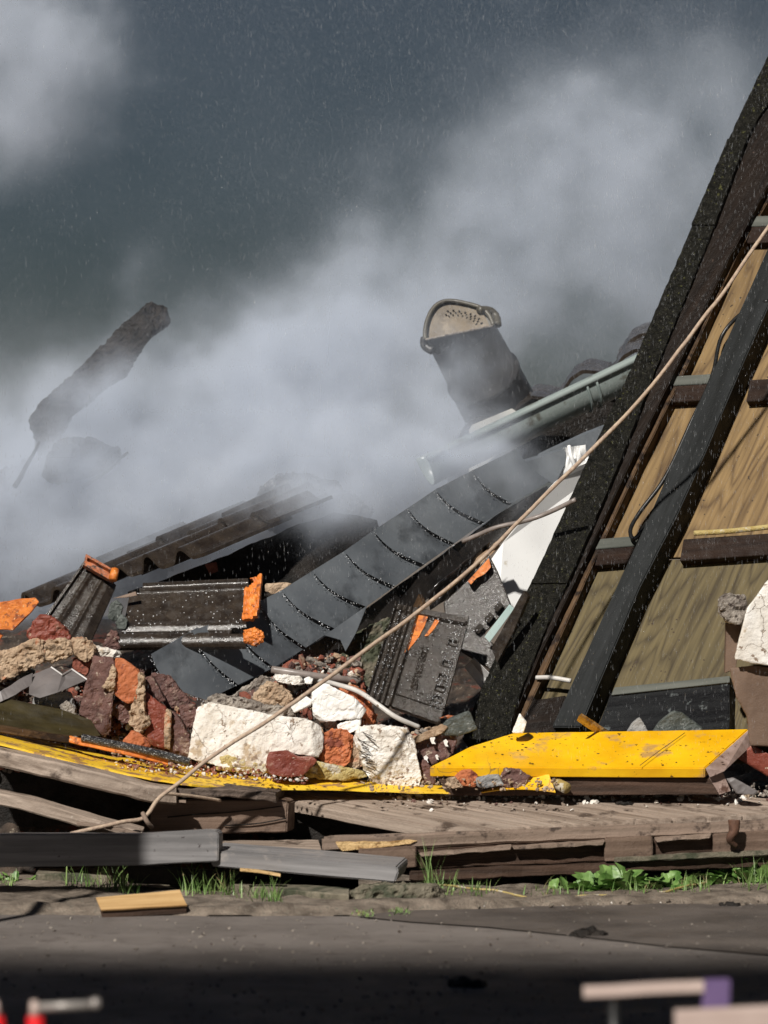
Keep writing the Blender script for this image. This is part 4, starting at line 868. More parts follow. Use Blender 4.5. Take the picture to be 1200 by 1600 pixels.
tag(sweep('orange_stick', [P(905, 1118, 12.46), P(925, 1131, 12.54), P(948, 1146, 12.62)], Vector((.012, .02, .006)), Vector((-.008, .01, -.018)), M['fresh'], None, .002), 'splintered orange stick leaning over the yellow timber', 'stick')

# ------------------------------------------------------------------ deck of boards
deck = empty('wooden_deck', gpt(900, 1290, .18), 'weathered brown board deck lying before the yellow timber', 'deck')
DZ = .19
ends = [(712,1299),(768,1295.5),(825,1292),(878,1289),(933,1285.5),(993,1281.5),(1053,1278),(1108,1275),(1162,1272),(1215,1269),(1272,1266),(1330,1263)]
def DK(x, y): return P(x, y, 12.04 + (1300 - y) / 64 * .48)      # the deck rises to the rear
for k, (a, b) in enumerate(zip(ends, ends[1:])):
    def back(e):
        sl_ = .192 - (e[0] - 712) / 500 * .058; yb = 1231 - (e[0] - 712) * .002
        return (e[0] - (e[1] - yb) / sl_, yb)
    A0, B0 = back(a), back(b); g = (3.6, 1.8, 2.6)[k % 3]
    pts = [DK(a[0] + g, a[1]), DK(b[0] - g, b[1]), DK(B0[0] - g, B0[1]), DK(A0[0] + g, A0[1])]
    bm = prism_bm(pts, Vector((0, .006, -.040 + .003 * math.sin(k * 2.3))), .003)
    jitter(bm, .0020, 12, .05)
    link('deck_board', bm, M['deck'], deck, frame_of(pts[0], pts[3], Vector((0, 0, 1))))
# fascia / notched rail under the deck front
rl = empty('notched_rail', gpt(850, 1350, .09), 'long notched brown rail under the deck with scraped pale end', 'timber')
def rpt(px, z, dy=0):    # the rail runs back to the right
    t = (px - 500) / 700
    return P(px, 1308 - 25 * t + (.173 + .005 * t - z) * 512 + 1.5 * math.sin(px * .013), 11.96 + t * .24 + dy)
solid('top_rail', [rpt(502, .173), rpt(1330, .178), rpt(1330, .144), rpt(502, .128)], Vector((.02, .06, 0)), M['rail'], rl, .006, .003, 12, .03)
solid('front_plank', [rpt(515, .130, .01), rpt(1330, .146, .01), rpt(1330, .075, .01), rpt(640, .068, .01)], Vector((.02, .03, 0)), M['woodd'], rl, .003, .004, 14, .03)
for x0, x1, z0, z1 in ((655, 800, .116, .124), (800, 945, .124, .132), (1023, 1112, .140, .145)):
    solid('splintered_strip', [rpt(x0, z0, -.03), rpt(x1, z1 + .002, -.03), rpt(x1 - 3, z1 - .012, -.03), rpt(x0 + 4, z0 - .012, -.03)], Vector((0, .04, 0)), M['rail'], rl, .002, .003, 30, .02)
for x0, x1 in ((560, 650), (945, 1020), (1114, 1300)):
    solid('block', [rpt(x0, .134 + (x0-500)*.00002, -.02), rpt(x1, .135 + (x1-500)*.00002, -.02), rpt(x1, .072, -.02), rpt(x0, .070, -.02)], Vector((0, .05, 0)), M['joist'], rl, .003, .003, 18, .03)
solid('scraped_patch', [rpt(x, z, -.006) for x, z in ((524,.158),(560,.158),(600,.157),(640,.160),(652,.156),(640,.146),(615,.142),(585,.136),(560,.132),(534,.130),(528,.142))], Vector((0, .008, 0)), M['fresh'], rl, .001, .0028, 40, .012)
solid('lower_rail', [rpt(640, .064, -.01), rpt(1330, .072, -.01), rpt(1330, .040, -.01), rpt(640, .030, -.01)], Vector((0, .05, 0)), M['woodd'], rl, .003, .004, 16, .03)
solid('lower_strip', [rpt(960, .082, -.035), rpt(1330, .090, -.035), rpt(1330, .072, -.035), rpt(960, .066, -.035)], Vector((0, .04, 0)), M['stone'], rl, .003, .003, 18, .03)
hg = tag(tube('iron_hinge', [rpt(1147, .184, -.06), rpt(1146, .150, -.065), rpt(1140, .125, -.06), rpt(1150, .105, -.05)], .020, M['rust'], None, r2=.008, seg=8, wob=.006), 'rusty iron fitting on the notched rail near right', 'fitting')
# dark plates stand for the shade in the gaps, so nothing is hollow
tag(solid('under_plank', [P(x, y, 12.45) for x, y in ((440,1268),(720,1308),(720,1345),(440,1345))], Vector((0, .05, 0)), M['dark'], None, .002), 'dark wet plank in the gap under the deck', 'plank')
# joist left of the deck
jo = tag(solid('cracked_joist', [P(x, y, Y) for x, y, Y in ((238,1250,12.22),(440,1249,12.26),(450,1254,12.26),(448,1301,12.26),(232,1304,12.22))], Vector((.02, .10, 0)), M['joist'], None, .004, .002, 12, .03), 'brown cracked joist end left of the deck', 'joist')
for cr_ in (((262,1277),(300,1273),(350,1270),(400,1265),(440,1260)), ((350,1290),(400,1287),(447,1279))):
    tube('crack', [P(x, y, 12.213 + (x - 232) * .00018) for x, y in cr_], .0022, M['dark'], jo, n=4, seg=5, wob=.001)
# ragged top board over the joist
tag(sweep('ragged_board', [P(228,1229,12.14), P(300,1232,12.16), P(360,1233,12.18), P(432,1240,12.2)], Vector((.02, .25, .01)), Vector((0, 0, -.026)), M['decke'], None, .006, 22), 'short ragged grey board under the yellow strip', 'board')
tag(sweep('bowed_plank', [P(-60,1160,12.1), P(0,1172,12.08), P(100,1195,12.05), P(180,1214,12.05), P(232,1227,12.08), P(275,1231,12.12)], Vector((.0, .30, .012)), Vector((0, 0, -.052)), M['deck'], None, .003, 14), 'grey weathered plank bowing across the left edge', 'plank')
tag(sweep('bowed_plank', [P(-60,1226,12.1), P(0,1239,12.08), P(50,1251,12.05), P(110,1268,12.03), P(160,1283,12.0), P(222,1299,12.0)], Vector((.0, .12, .004)), Vector((0, 0, -.038)), M['deck'], None, .003, 14), 'lower weathered plank slanting down to the pale board', 'plank')
tag(sweep('thin_lath', [P(120,1285,11.98), P(165,1290,11.95), P(220,1302,11.92)], Vector((.0, .03, .0)), Vector((0, 0, -.010)), M['rail'], None, .001), 'thin lath behind the pale board', 'lath')
tag(sweep('thin_lath', [P(228,1247,12.15), P(262,1249,12.15), P(290,1251,12.13)], Vector((.0, .03, .0)), Vector((0, 0, -.008)), M['rail'], None, .002), 'thin lath lying on the cracked joist', 'lath')
tag(solid('pit_plank', [P(x, y, 12.6) for x, y in ((-60,1185),(240,1240),(240,1330),(-60,1330))], Vector((0, .05, 0)), M['dark'], None, .002), 'black sooty plank in the dark pit at left', 'plank')  # black plate put in for the shade of the pit
# pale boards in front
tag(solid('pale_board', [P(x, y, 11.82) for x, y in ((-60,1304),(120,1303),(230,1303),(320,1297),(338,1298),(342,1304),(341,1346),(230,1352),(-60,1356))], Vector((.01, .06, 0)), M['greyb'], None, .003, .0015, 9, .05), 'pale grey board on edge in front at left', 'board')
gb_ = empty('grey_plank', P(480, 1378, 11.8), 'grey plank slanting to the right in front of the deck', 'plank')
solid('front_side', [P(x, y, Y) for x, y, Y in ((330,1330,11.84),(620,1354,11.76),(623,1362,11.76),(617,1379,11.76),(330,1354,11.84))], Vector((.03, .16, .014)), M['greyb'], gb_, .004, .001, 12, .04)
tag(solid('flat_board', [P(x, y, Y) for x, y, Y in ((320,1330,11.9),(470,1338,11.9),(505,1336,11.98),(498,1312,12.3),(330,1312,12.3))], Vector((0, .0, -.02)), M['deck'], None, .002, .002, 14, .04), 'flat weathered board between joist and grey plank', 'board')
tag(sweep('thin_lath', [P(375,1357,11.78), P(410,1361,11.78), P(438,1366,11.77)], Vector((.0, .03, .0)), Vector((0, 0, -.008)), M['fresh'], None, .001), 'fresh coloured lath under the grey plank', 'lath')
tag(solid('underlay_plank', [P(x, y, 11.95) for x, y in ((200,1352),(560,1375),(560,1396),(200,1380))], Vector((0, .05, 0)), M['dark'], None, .002), 'dark plank in the shade under the grey plank', 'plank')  # dark plate put in where shade falls below the plank
# kerb stones
tag(sweep('kerb_slab', [gpt(55,1366,.045), gpt(150,1366,.045), gpt(300,1376,.045), gpt(430,1388,.045), gpt(545,1398,.045)], Vector((.0, .16, .004)), Vector((0, 0, -.028)), M['stone'], None, .003, 18), 'long thin greenish kerb slab behind the grass', 'kerb stone')
tag(chunk('kerb_stone', [(545,1399),(562,1390),(600,1384),(680,1386),(697,1396),(698,1412),(640,1416),(588,1418),(548,1412)], 11.64, .16, M['stone'], amp=.008, vox=.006, bulge=.1, facet=1), 'chipped kerb stone below the grey plank end', 'kerb stone')
# wood offcut on the road
wo = empty('wood_offcut', gpt(218, 1434), 'small wood offcut with bright top lying on the road', 'offcut')
q = gpt(222, 1436)
oa, ob = P(150, 1402, 11.40), P(291, 1390, 11.46)
bm = prism_bm([P(158,1422,11.36), P(292,1414,11.42), P(281,1390,11.50), P(150,1402,11.44)], Vector((.0, .004, -.005)), .001); jitter(bm, .001, 20, .03)
link('top_board', bm, M['offcut'], wo, frame_of(oa, ob, Vector((0, -.3, 1))))
bm = prism_bm([P(158,1424,11.37), P(292,1416,11.43), P(292,1428,11.43), P(160,1436,11.37)], Vector((-.01, .09, 0)), .002)
link('dark_underside', bm, M['woodd'], wo, frame_of(oa, ob, Vector((0, -1, .1))))

# ------------------------------------------------------------------ ropes and cables
tag(tube('rope', [P(x, y, Y) for x, y, Y in ((1290,240,12.85),(1215,335,12.85),(1180,385,12.84),(1128,460,12.82),(1100,495,12.80),(1030,588,12.75),(960,668,12.75),(850,775,12.6),(740,885,12.4),(640,965,12.25),(560,1025,12.12),(500,1068,12.08),(450,1105,12.05),(400,1138,12.03),(330,1182,12.02),(285,1218,12.02),(250,1246,12.0),(232,1270,11.98),(218,1280,11.98),(190,1284,11.95),(150,1293,11.93),(110,1303,11.92))], .0064, M['rope'], None, n=5, wob=.004), 'long beige rope stretched from upper right down to the left boards', 'rope')
tag(tube('rope_end', [P(258,1240,12.03), P(300,1243,12.1), P(345,1251,12.18)], .005, M['rope'], None, wob=.003), 'thin twig like rope end on the cracked joist', 'rope')
tag(tube('knotted_twig', [P(222,1270,11.97), P(228,1283,11.95), P(236,1292,11.97)], .007, M['rail'], None, wob=.006), 'knotted twig at the bend of the beige rope', 'twig')
tag(tube('white_cable', [P(430,1052,12.8), P(480,1060,12.76), P(520,1068,12.6), P(555,1078,12.55), P(590,1100,12.5), P(622,1122,12.48), P(655,1136,12.5)], .0078, M['cablew'], None, wob=.003), 'white cable curving past the foot of the upturned tile', 'cable')
tag(tube('grey_pipe', [P(425,1046,12.7), P(470,1053,12.68), P(520,1060,12.7), P(562,1064,12.75)], .012, M['cableg'], None, seg=12), 'thin grey pipe end below the slate row', 'pipe')
tag(tube('frayed_cable', [P(722,846,13.1), P(748,836,13.08), P(775,824,13.05), P(815,815,13.05), P(850,804,13.05), P(900,780,13.0)], .008, M['cableg'], None, wob=.004), 'grey cable crossing the white board', 'cable')
tag(tube('dropped_cable', [gpt(640,1392,.03), gpt(700,1385,.04), gpt(760,1390,.03), gpt(830,1402,.02), gpt(950,1400,.02), gpt(1060,1388,.03), gpt(1140,1370,.03), gpt(1230,1352,.03)], .0035, M['ochre'], None, wob=.01), 'thin pale cable lying along the weeds', 'cable')

# ------------------------------------------------------------------ weeds, grass
def blade(bm, base, h, lean, wd, az, bend):
    d = Vector((math.cos(az), math.sin(az), 0)); s_ = Vector((-d.y, d.x, 0))
    prev = None; n = 5
    for i in range(n + 1):
        t = i / n
        p = base + Vector((0, 0, h * (t - .25 * bend * t * t))) + d * (lean * t + bend * h * t * t * .6)
        wdt = wd * (1 - t) ** .7
        v = (bm.verts.new(p - s_ * wdt), bm.verts.new(p + s_ * wdt + Vector((0, .0004, 0))))
        if prev: bm.faces.new((prev[0], prev[1], v[1], v[0]))
        prev = v
gr = random.Random(9)
bm = bmesh.new()
for (cx, cy, n, sp, hh) in ((150,1392,22,30,.06),(185,1396,22,24,.085),(112,1392,10,12,.07),(330,1402,30,36,.07),(385,1408,24,30,.05),(430,1414,16,10,.07),(300,1400,16,20,.09),(352,1403,16,16,.08),(672,1404,14,7,.15),(690,1404,30,26,.07),(745,1404,26,22,.05),(205,1398,20,20,.07),(410,1412,20,16,.06),(10,1386,16,14,.04),(570,1428,26,22,.010),(620,1425,20,20,.01),(870,1402,26,34,.05),(1080,1398,30,30,.06),(1180,1394,34,26,.09),(1000,1402,30,40,.05)):
    for k in range(n * 2):
        x = cx + gr.gauss(0, sp * .55); y = cy + gr.uniform(-5, 5)
        h = hh * gr.uniform(.4, 1.5)
        blade(bm, gpt(x, y, .008), h, gr.uniform(-.01, .02), gr.uniform(.0012, .0032), gr.uniform(0, 6.28), gr.uniform(.1, 1.0))
link('grass', bm, M['grass'])['kind'] = 'stuff'
def weed(cx, cy, n, R0, label, hh=.05):
    R0 *= 1.35; n = int(n * 1.3)
    rt = gpt(cx, cy, .0)
    bm = bmesh.new()
    for k in range(n):
        az = gr.uniform(0, 6.28); ln = R0 * gr.uniform(.5, 1.1); el = gr.uniform(.3, 1.35); wd = ln * gr.uniform(.16, .26)
        st_ = rt + Vector((gr.gauss(0, R0 * .5), gr.gauss(0, R0 * .2), .008))
        d = Vector((math.cos(az) * math.cos(el), math.sin(az) * math.cos(el) * .7, math.sin(el))); s_ = Vector((-math.sin(az), math.cos(az), .1)).normalized()
        up = d.cross(s_); up = -up if up.z < 0 else up
        prev = None
        for i in range(8):
            t = i / 7; c = st_ + d * ln * t + Vector((0, 0, -.35 * ln * t * t))
            wv = wd * math.sin(math.pi * min(1, t * .9 + .06)) ** .8 * (1 + .25 * math.sin(t * 22 + k))
            v = (bm.verts.new(c - s_ * wv + up * wv * .3), bm.verts.new(c), bm.verts.new(c + s_ * wv + up * wv * .3))
            if prev: bm.faces.new((prev[0], prev[1], v[1], v[0])); bm.faces.new((prev[1], prev[2], v[2], v[1]))
            prev = v
    o = link('leafy_weed', bm, M['leaf']); return tag(o, label, 'weed', 'leafy weeds before the notched rail')
weed(900, 1402, 30, .062, 'leafy green weed left of the other weeds before the notched rail')
weed(972, 1400, 64, .10, 'largest leafy weed clump in the middle before the notched rail')
weed(1040, 1398, 30, .075, 'leafy weed right of the largest clump before the notched rail')
weed(1112, 1394, 26, .062, 'pale leafy weed under the rusty fitting')
weed(1178, 1391, 50, .105, 'leafy weed clump at the right border')
weed(12, 1388, 22, .055, 'small leafy weed at the left border under the pale board')

# ------------------------------------------------------------------ small debris (too many to count)
def crumbs(name, n, area, size, m, seed, zf=None):
    r_ = random.Random(seed); bm = bmesh.new()
    for k in range(n):
        c = area(r_); s_ = size[0] + (size[1] - size[0]) * r_.random() ** 2.5
        ret = bmesh.ops.create_icosphere(bm, subdivisions=1, radius=s_)
        rot = Matrix.Rotation(r_.uniform(0, 6.28), 3, Vector((r_.random(), r_.random(), r_.random() + .1)).normalized())
        sc = Vector((r_.uniform(.7, 1.5), r_.uniform(.6, 1.2), r_.uniform(.35, .8)))
        for v in ret['verts']:
            q = Vector((v.co.x * sc.x, v.co.y * sc.y, v.co.z * sc.z)) * r_.uniform(.75, 1.15)
            v.co = rot @ q + c
    o = link(name, bm, m); o['kind'] = 'stuff'; return o
def on_deck(r_):
    x = r_.uniform(600, 1290); y = 1238 + abs(r_.gauss(0, 9)); return DK(x, min(y, 1268)) + Vector((0, 0, .004))
crumbs('plaster_crumbs', 420, on_deck, (.002, .013), M['plaster'], 1)
crumbs('brick_crumbs', 160, on_deck, (.002, .009), M['brickd'], 2)
def foot(r_):
    x = r_.uniform(860, 1200); t = r_.random(); return DK(x, 1226 + 16 * t + r_.uniform(-3, 3)) + Vector((0, -.03, .0))
crumbs('mortar_crumbs', 300, foot, (.002, .016), M['mortarg'], 3)
def foot2(r_):
    x = r_.uniform(560, 870); t = r_.random(); return P(x, 1214 + 20 * t, 12.36 - .15 * t)
crumbs('mortar_crumbs', 220, foot2, (.002, .009), M['mortar'], 4)
def onstrip(r_):
    x = r_.uniform(100, 480); t = r_.random() ** 1.4
    yb = 1190 + (x - 170) * .075 if x > 170 else 1178 + (x - 100) * .17
    return P(x, yb + 16 * t - 4, 12.42 - .2 * t)
crumbs('brick_crumbs', 420, onstrip, (.002, .008), M['brick'], 5)
crumbs('mortar_crumbs', 200, onstrip, (.002, .008), M['plaster'], 6)
def gapfill(r_):
    while True:
        x = r_.uniform(-30, 700); y = r_.uniform(1025, 1206)
        lim = 1100 if x > 200 else 1060
        if 322 < x: lim = 1112 - (x - 322) * .62 + 12
        if x > 560: lim = 1140
        if y > lim: break
    return P(x, y, 12.60 + (1206 - y) * .0010 + r_.uniform(-.03, .03))
crumbs('masonry_crumbs', 1300, gapfill, (.005, .024), M['mortarg'], 31)
crumbs('mortar_crumbs', 900, gapfill, (.004, .020), M['mortar'], 32)
crumbs('brick_crumbs', 1300, gapfill, (.005, .026), M['brick'], 33)
crumbs('brick_crumbs', 700, gapfill, (.005, .022), M['brickd'], 34)
crumbs('plaster_crumbs', 350, gapfill, (.003, .014), M['plaster'], 35)
def heap(r_):
    x = r_.choice((r_.uniform(170, 320), r_.uniform(450, 690))); y = r_.uniform(1150, 1206); return P(x, y, 12.56 + (1200 - y) * .0016 + r_.uniform(-.02, .02))
crumbs('mortar_crumbs', 260, heap, (.003, .014), M['mortar'], 7)
crumbs('brick_crumbs', 260, heap, (.003, .014), M['brick'], 8)
def onroad(r_):
    y = 1405 + 190 * r_.random(); return gpt(r_.uniform(-40, 1240), y, .002)
crumbs('gravel', 1100, onroad, (.0015, .007), M['mortarg'], 9)
def onverge(r_):
    x = r_.uniform(-40, 1240); return gpt(x, 1380 + r_.uniform(0, 36), .012)
crumbs('gravel', 500, onverge, (.002, .009), M['soil'], 10)
crumbs('plaster_crumbs', 60, onverge, (.002, .006), M['plaster'], 12)
for k, (x, y, s_, lb) in enumerate(((920,1462,26,'black clod of dirt on the road right of the middle'), (732,1540,24,'black clod in the shade of the near road'), (1140,1416,18,'flat black clod near the right road edge'), (975,1256,14,'small black brick bit lying on the deck boards'), (42,1426,10,'brown pebble on the road at the left edge'), (36,1414,12,'brown stone on the verge at the left edge'))):
    z = .002
    bm = bmesh.new(); bmesh.ops.create_icosphere(bm, subdivisions=3, radius=s_ / 520)
    c = DK(x, y) if k == 3 else gpt(x, y, z)
    for v in bm.verts:
        v.co = Vector((v.co.x, v.co.y * .8, max(-.001, v.co.z * .32))); v.co += noise.noise_vector(v.co * 60 + Vector((k, 0, 0))) * s_ / 520 * .35; v.co += c
    tag(link('dirt_clod', bm, M['dark'] if k < 4 else M['brickd'], smooth=True), lb, 'clod')

# unseen plank added only to shade the left end of the pale board
bp_ = empty('barrier', Vector((-1.7, 10.7, 0)), 'low barrier plank on two posts beyond the left border', 'barrier')
solid('plank', [Vector((-2.6, 10.7, 1.25)), Vector((-1.205, 10.7, 1.25)), Vector((-1.205, 10.7, 1.11)), Vector((-2.6, 10.7, 1.11))], Vector((0, .03, 0)), M['pale'], bp_)
for x in (-2.5, -1.32): tube('post', [Vector((x, 10.76, 0)), Vector((x, 10.76, 1.25))], .02, M['metalg'], bp_, n=1)

# ------------------------------------------------------------------ out of focus things close to the camera
FG = 7.0
tr = empty('low_trestle', P(1010, 1700, FG), 'blurred pale bar with purple end, closest at lower right', 'trestle')
sweep('pale_bar', [P(912,1543,FG), P(960,1541,FG), P(1020,1537,FG), P(1100,1534,FG)], Vector((.0, .03, .0)), Vector((0, 0, -.020)), M['pale'], tr)
solid('purple_block', [P(x, y, FG) for x, y in ((1101,1532),(1142,1531),(1140,1578),(1096,1582))], Vector((0, .03, 0)), M['purple'], tr)
for x in (960, 1118): tube('leg', [P(x, 1560, FG + .02), Vector((P(x, 1560, FG + .02).x, FG + .02, 0))], .012, M['cableb'], tr, n=1)
t2 = empty('low_trestle', P(1150, 1700, 6.7), 'blurred pale bar at the bottom right corner', 'trestle')
sweep('pale_bar', [P(1055,1580,6.7), P(1140,1576,6.7), P(1260,1570,6.7)], Vector((.0, .03, .0)), Vector((0, 0, -.040)), M['pale'], t2)
for x in (1080, 1240): tube('leg', [P(x, 1600, 6.72), Vector((P(x, 1600, 6.72).x, 6.72, 0))], .012, M['cableb'], t2, n=1)
for k, (x, arm) in enumerate(((55, True), (-6, False))):
    pz = empty('red_post', Vector((P(x, 1600, FG).x, FG, 0)), ('blurred red post with grey arm and knob at lower left', 'blurred red post cut by the left border')[k], 'post', 'red posts at lower left')
    tube('red_sleeve', [Vector((P(x, 1590, FG).x, FG, .0)), P(x, 1588, FG)], .0145, M['red'], pz, n=1, seg=14)
    tube('cap', [P(x, 1588, FG), P(x - 2, 1563, FG)], .011, M['pale'], pz, n=1, seg=12, r2=.006)
    if arm:
        tube('arm', [P(x + 6, 1574, FG), P(140, 1570, FG)], .008, M['metalg'], pz, n=1, seg=10)
        bm = bmesh.new(); bmesh.ops.create_uvsphere(bm, u_segments=12, v_segments=8, radius=.011, matrix=Matrix.Translation(P(149, 1568, FG)))
        link('knob', bm, M['metalg'], pz, smooth=True)

# ------------------------------------------------------------------ water: pale beads standing for glints on wet tiles, falling spray
def beads(parent, fn, n, r0, r1, seed):
    r_ = random.Random(seed); bm = bmesh.new()
    for k in range(n):
        bmesh.ops.create_icosphere(bm, subdivisions=1, radius=r_.uniform(r0, r1), matrix=Matrix.Translation(fn(r_)))
    o = link('water_beads', bm, M['drop'], parent, smooth=True); o['kind'] = 'stuff'; return o
def fC(r_):
    k = r_.random()
    if k < .35: return onC(r_.choice((.02, .10, .17, .33)) + r_.gauss(0, .01), r_.uniform(.05, .95), .012)
    if k < .6: return onC(r_.uniform(.8, .97), r_.uniform(.15, .95), .004)
    if k < .75: return onC(r_.uniform(.38, .95), r_.uniform(.0, .1), .006)
    return onC(r_.uniform(.05, .95), r_.uniform(.05, .95), .004)
beads(tc, fC, 420, .0007, .0019, 1)
def fB(r_):
    u, v = r_.random(), r_.random() ** .8
    TL_, TR_, BR_, BL_ = P(206,912,12.98), P(388,904,12.95), P(384,1010,12.74), P(186,1012,12.78)
    N_ = (TR_ - TL_).cross(BL_ - TL_).normalized(); N_ = -N_ if N_.y > 0 else N_
    return TL_*(1-u)*(1-v)+TR_*u*(1-v)+BR_*u*v+BL_*(1-u)*v + N_ * (hB(u, v) + .0005)
beads(tb, fB, 110, .0008, .0024, 2)
def fD(r_):
    x = r_.uniform(705, 785); y = 990 - (x - 705) * .75 + r_.uniform(-20, 25); return P(x, y, 12.985)
beads(td, fD, 70, .0008, .002, 3)
def fV(r_):
    k = r_.random(); t = k * .9
    return P(545 + 110 * t + r_.gauss(0, 14), 1000 - 60 * t + r_.gauss(0, 14), 12.98)
beads(ss, lambda r_: r_.choice(SLB) + Vector((r_.gauss(0, .0035), -.006, r_.gauss(0, .0035))), 520, .0006, .0016, 7)
rs = random.Random(21); bm = bmesh.new()
for k in range(52000):
    Y = rs.uniform(11.6, 15.5); px = rs.uniform(-40, 1240); py = -60 + 1250 * rs.random() ** 1.25
    dens = .35 + .65 * max(0, min(1, (px - 150) / 500))
    if rs.random() > dens: continue
    p = P(px, py, Y); r_ = rs.uniform(.0003, .0006) * (1.6 if rs.random() < .03 else 1); l = r_ * rs.uniform(10, 26)
    a = [bm.verts.new(p + Vector((r_, 0, 0))), bm.verts.new(p + Vector((-r_*.5, r_*.87, 0))), bm.verts.new(p + Vector((-r_*.5, -r_*.87, 0)))]
    t_, b_ = bm.verts.new(p + Vector((r_ * .3, 0, l))), bm.verts.new(p - Vector((0, 0, l * .6)))
    for i in range(3): bm.faces.new((a[i], a[(i+1) % 3], t_)); bm.faces.new((a[(i+1) % 3], a[i], b_))
sp = link('water_spray', bm, M['drop'], smooth=True); sp['kind'] = 'stuff'
m_ = M['spray'] = M['drop'].copy(); m_.node_tree.nodes['Principled BSDF'].inputs['Alpha'].default_value = .18
sp.data.materials[0] = m_

finish_chunks()

# ------------------------------------------------------------------ smoke (a real volume standing behind and over the heap)
vol = bpy.data.volumes.new('smoke'); vo = bpy.data.objects.new('smoke', vol); COL.objects.link(vo); vo['kind'] = 'stuff'
ms_ = bpy.data.materials.new('smoke'); ms_.use_nodes = True; t = ms_.node_tree; t.nodes.clear()
om = t.nodes.new('ShaderNodeOutputMaterial'); pv = t.nodes.new('ShaderNodeVolumePrincipled')
pv.inputs['Color'].default_value = (.79, .855, .965, 1); pv.inputs['Anisotropy'].default_value = -0.2; pv.inputs['Density'].default_value = 1.0
t.links.new(pv.outputs[0], om.inputs['Volume'])
g = bpy.data.node_groups.new('smoke_shape', 'GeometryNodeTree')
g.interface.new_socket('Geometry', in_out='INPUT', socket_type='NodeSocketGeometry'); g.interface.new_socket('Geometry', in_out='OUTPUT', socket_type='NodeSocketGeometry')
gN, gL = g.nodes, g.links
gi, go = gN.new('NodeGroupInput'), gN.new('NodeGroupOutput')
vc = gN.new('GeometryNodeVolumeCube'); sm = gN.new('GeometryNodeSetMaterial'); sm.inputs['Material'].default_value = ms_
gL.new(vc.outputs[0], sm.inputs[0]); gL.new(sm.outputs[0], go.inputs[0])
VMIN, VMAX = Vector((-1.9, 12.75, .45)), Vector((2.0, 16.6, 3.4))
vc.inputs['Min'].default_value = VMIN; vc.inputs['Max'].default_value = VMAX
vc.inputs['Resolution X'].default_value = 200; vc.inputs['Resolution Y'].default_value = 110; vc.inputs['Resolution Z'].default_value = 160
pos = gN.new('GeometryNodeInputPosition')
def ma(op, a, b=None, c=None, clamp=False):
    n = gN.new('ShaderNodeMath'); n.operation = op; n.use_clamp = clamp
    for i, x in enumerate((a, b, c)):
        if x is None: continue
        if isinstance(x, (int, float)): n.inputs[i].default_value = x
        else: gL.new(x, n.inputs[i])
    return n.outputs[0]
def vm(op, a, b):
    n = gN.new('ShaderNodeVectorMath'); n.operation = op
    for i, x in enumerate((a, b)):
        if isinstance(x, (tuple, Vector)): n.inputs[i].default_value = x
        else: gL.new(x, n.inputs[i])
    return n.outputs['Value'] if op in ('LENGTH', 'DOT_PRODUCT') else n.outputs[0]
def gnoise(scale, det, ro=.55, vec=None, off=(0, 0, 0)):
    n = gN.new('ShaderNodeTexNoise'); n.inputs['Scale'].default_value = scale; n.inputs['Detail'].default_value = det; n.inputs['Roughness'].default_value = ro
    gL.new(vm('ADD', vec or pos.outputs[0], off), n.inputs['Vector']); return n
wn = gnoise(1.5, 4)
warp = vm('ADD', pos.outputs[0], vm('ADD', vm('MULTIPLY', vm('SUBTRACT', wn.outputs['Color'], (.5, .5, .5)), (1.15, .6, 1.15)), vm('MULTIPLY', vm('SUBTRACT', gnoise(5.5, 5, .6).outputs['Color'], (.5, .5, .5)), (.60, .4, .60))))
fine = gnoise(3.4, 7, .62, None, (3, 1, 7)).outputs['Fac']
fine = ma('MULTIPLY_ADD', fine, 8.0, -3.1); fine = ma('MAXIMUM', ma('MINIMUM', fine, 2.4), .12)
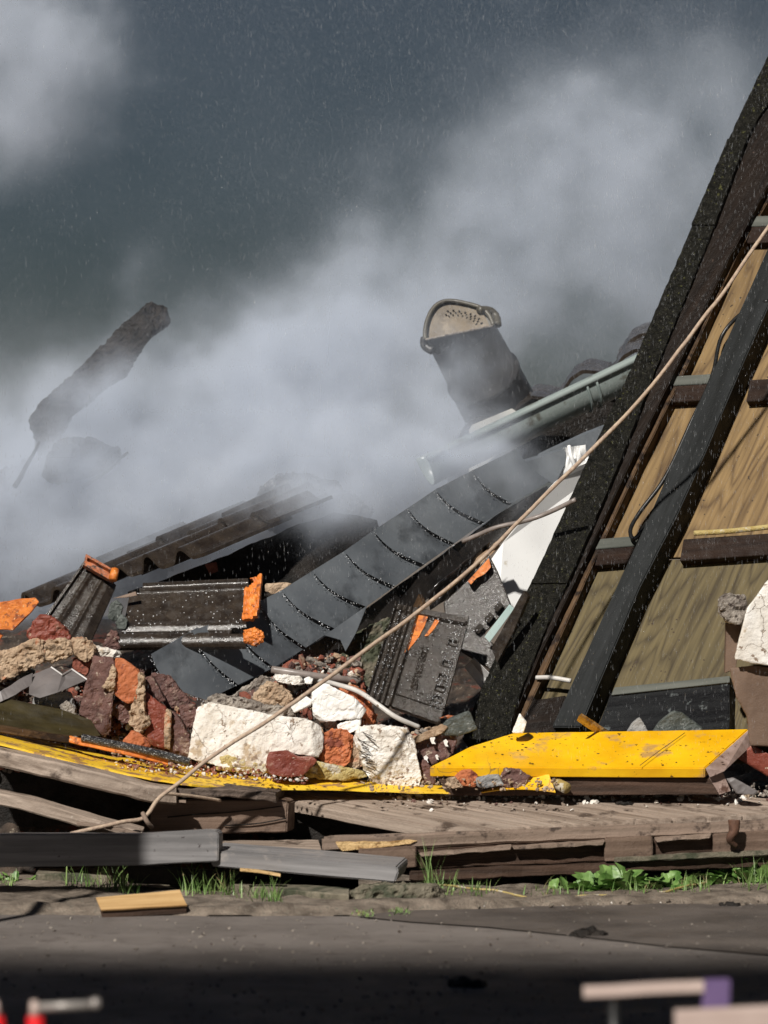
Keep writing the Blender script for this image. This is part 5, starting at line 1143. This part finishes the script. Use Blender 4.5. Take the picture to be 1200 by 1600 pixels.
BL = [  # px, py, Y, rx, ry(depth), rz (metres), strength
    (40, 850, 14.6, .62, .55, .26, 4.2), (200, 760, 14.7, .48, .5, .26, 3.6), (330, 690, 14.8, .40, .5, .24, 2.8), (470, 640, 14.9, .36, .5, .30, 2.9),
    (560, 720, 14.4, .30, .45, .24, 3.6), (590, 600, 15.0, .30, .5, .27, 2.2), (700, 470, 15.3, .34, .5, .26, 1.0), (850, 360, 15.4, .36, .5, .30, .75),
    (930, 230, 15.5, .24, .5, .28, .95), (1060, 440, 15.4, .42, .5, .42, .6), (1100, 220, 15.6, .40, .5, .40, .45), (30, 690, 13.9, .10, .2, .10, 1.0), (230, 640, 14.2, .22, .2, .10, .6), (20, 110, 15.4, .26, .5, .26, 1.2), (90, 70, 15.5, .16, .4, .18, 1.0),
    (650, 740, 13.55, .14, .35, .12, 2.6), (560, 800, 13.5, .16, .3, .10, 1.6), (690, 640, 13.8, .16, .35, .14, 1.0), (330, 780, 13.75, .42, .3, .12, 1.6), (720, 745, 13.35, .16, .25, .08, 1.3), (150, 860, 13.7, .36, .3, .12, 2.2),
    (420, 760, 13.8, .2, .3, .12, 1.8), (670, 600, 13.75, .11, .25, .13, 1.7), (720, 540, 13.8, .16, .2, .12, .5), (720, 650, 13.7, .12, .2, .05, 1.2), (40, 90, 14.9, .2, .4, .22, 1.0), (500, 765, 13.4, .14, .16, .08, 2.4), (560, 745, 13.4, .12, .2, .08, 1.6), (655, 725, 13.45, .08, .2, .06, 2.4)]
tot = None
for (px, py, Y, rx, ry, rz, a) in BL:
    c = P(px, py, Y)
    d_ = vm('LENGTH', vm('DIVIDE', vm('SUBTRACT', warp, tuple(c)), (rx, ry, rz)), (0, 0, 0))
    e_ = ma('EXPONENT', ma('MULTIPLY', ma('MULTIPLY', d_, d_), -1.0))
    e_ = ma('MULTIPLY', e_, a * 1.35); tot = e_ if tot is None else ma('ADD', tot, e_)
tot = ma('MULTIPLY', tot, fine)
# thin veil everywhere behind
veil = ma('MULTIPLY', ma('MAXIMUM', ma('MULTIPLY_ADD', gnoise(1.1, 4, .6, None, (8, 2, 1)).outputs['Fac'], 3.0, -.95), .1), .056)
sep = gN.new('ShaderNodeSeparateXYZ'); gL.new(pos.outputs[0], sep.inputs[0])
vb = ma('MULTIPLY', ma('SUBTRACT', sep.outputs['Y'], 13.9), 2.0, clamp=True)
tot = ma('ADD', tot, ma('MULTIPLY', veil, vb))
# nothing in front of the lower heap
fz = ma('MULTIPLY', ma('SUBTRACT', sep.outputs['Z'], ma('MULTIPLY_ADD', ma('SUBTRACT', 13.8, sep.outputs['Y']), .35, .80)), 6.0, clamp=True)
tot = ma('MULTIPLY', tot, fz)
tot = ma('SUBTRACT', tot, .004); tot = ma('MAXIMUM', tot, 0)
gL.new(tot, vc.inputs['Density'])
md = vo.modifiers.new('shape', 'NODES'); md.node_group = g
vol.materials.append(ms_)
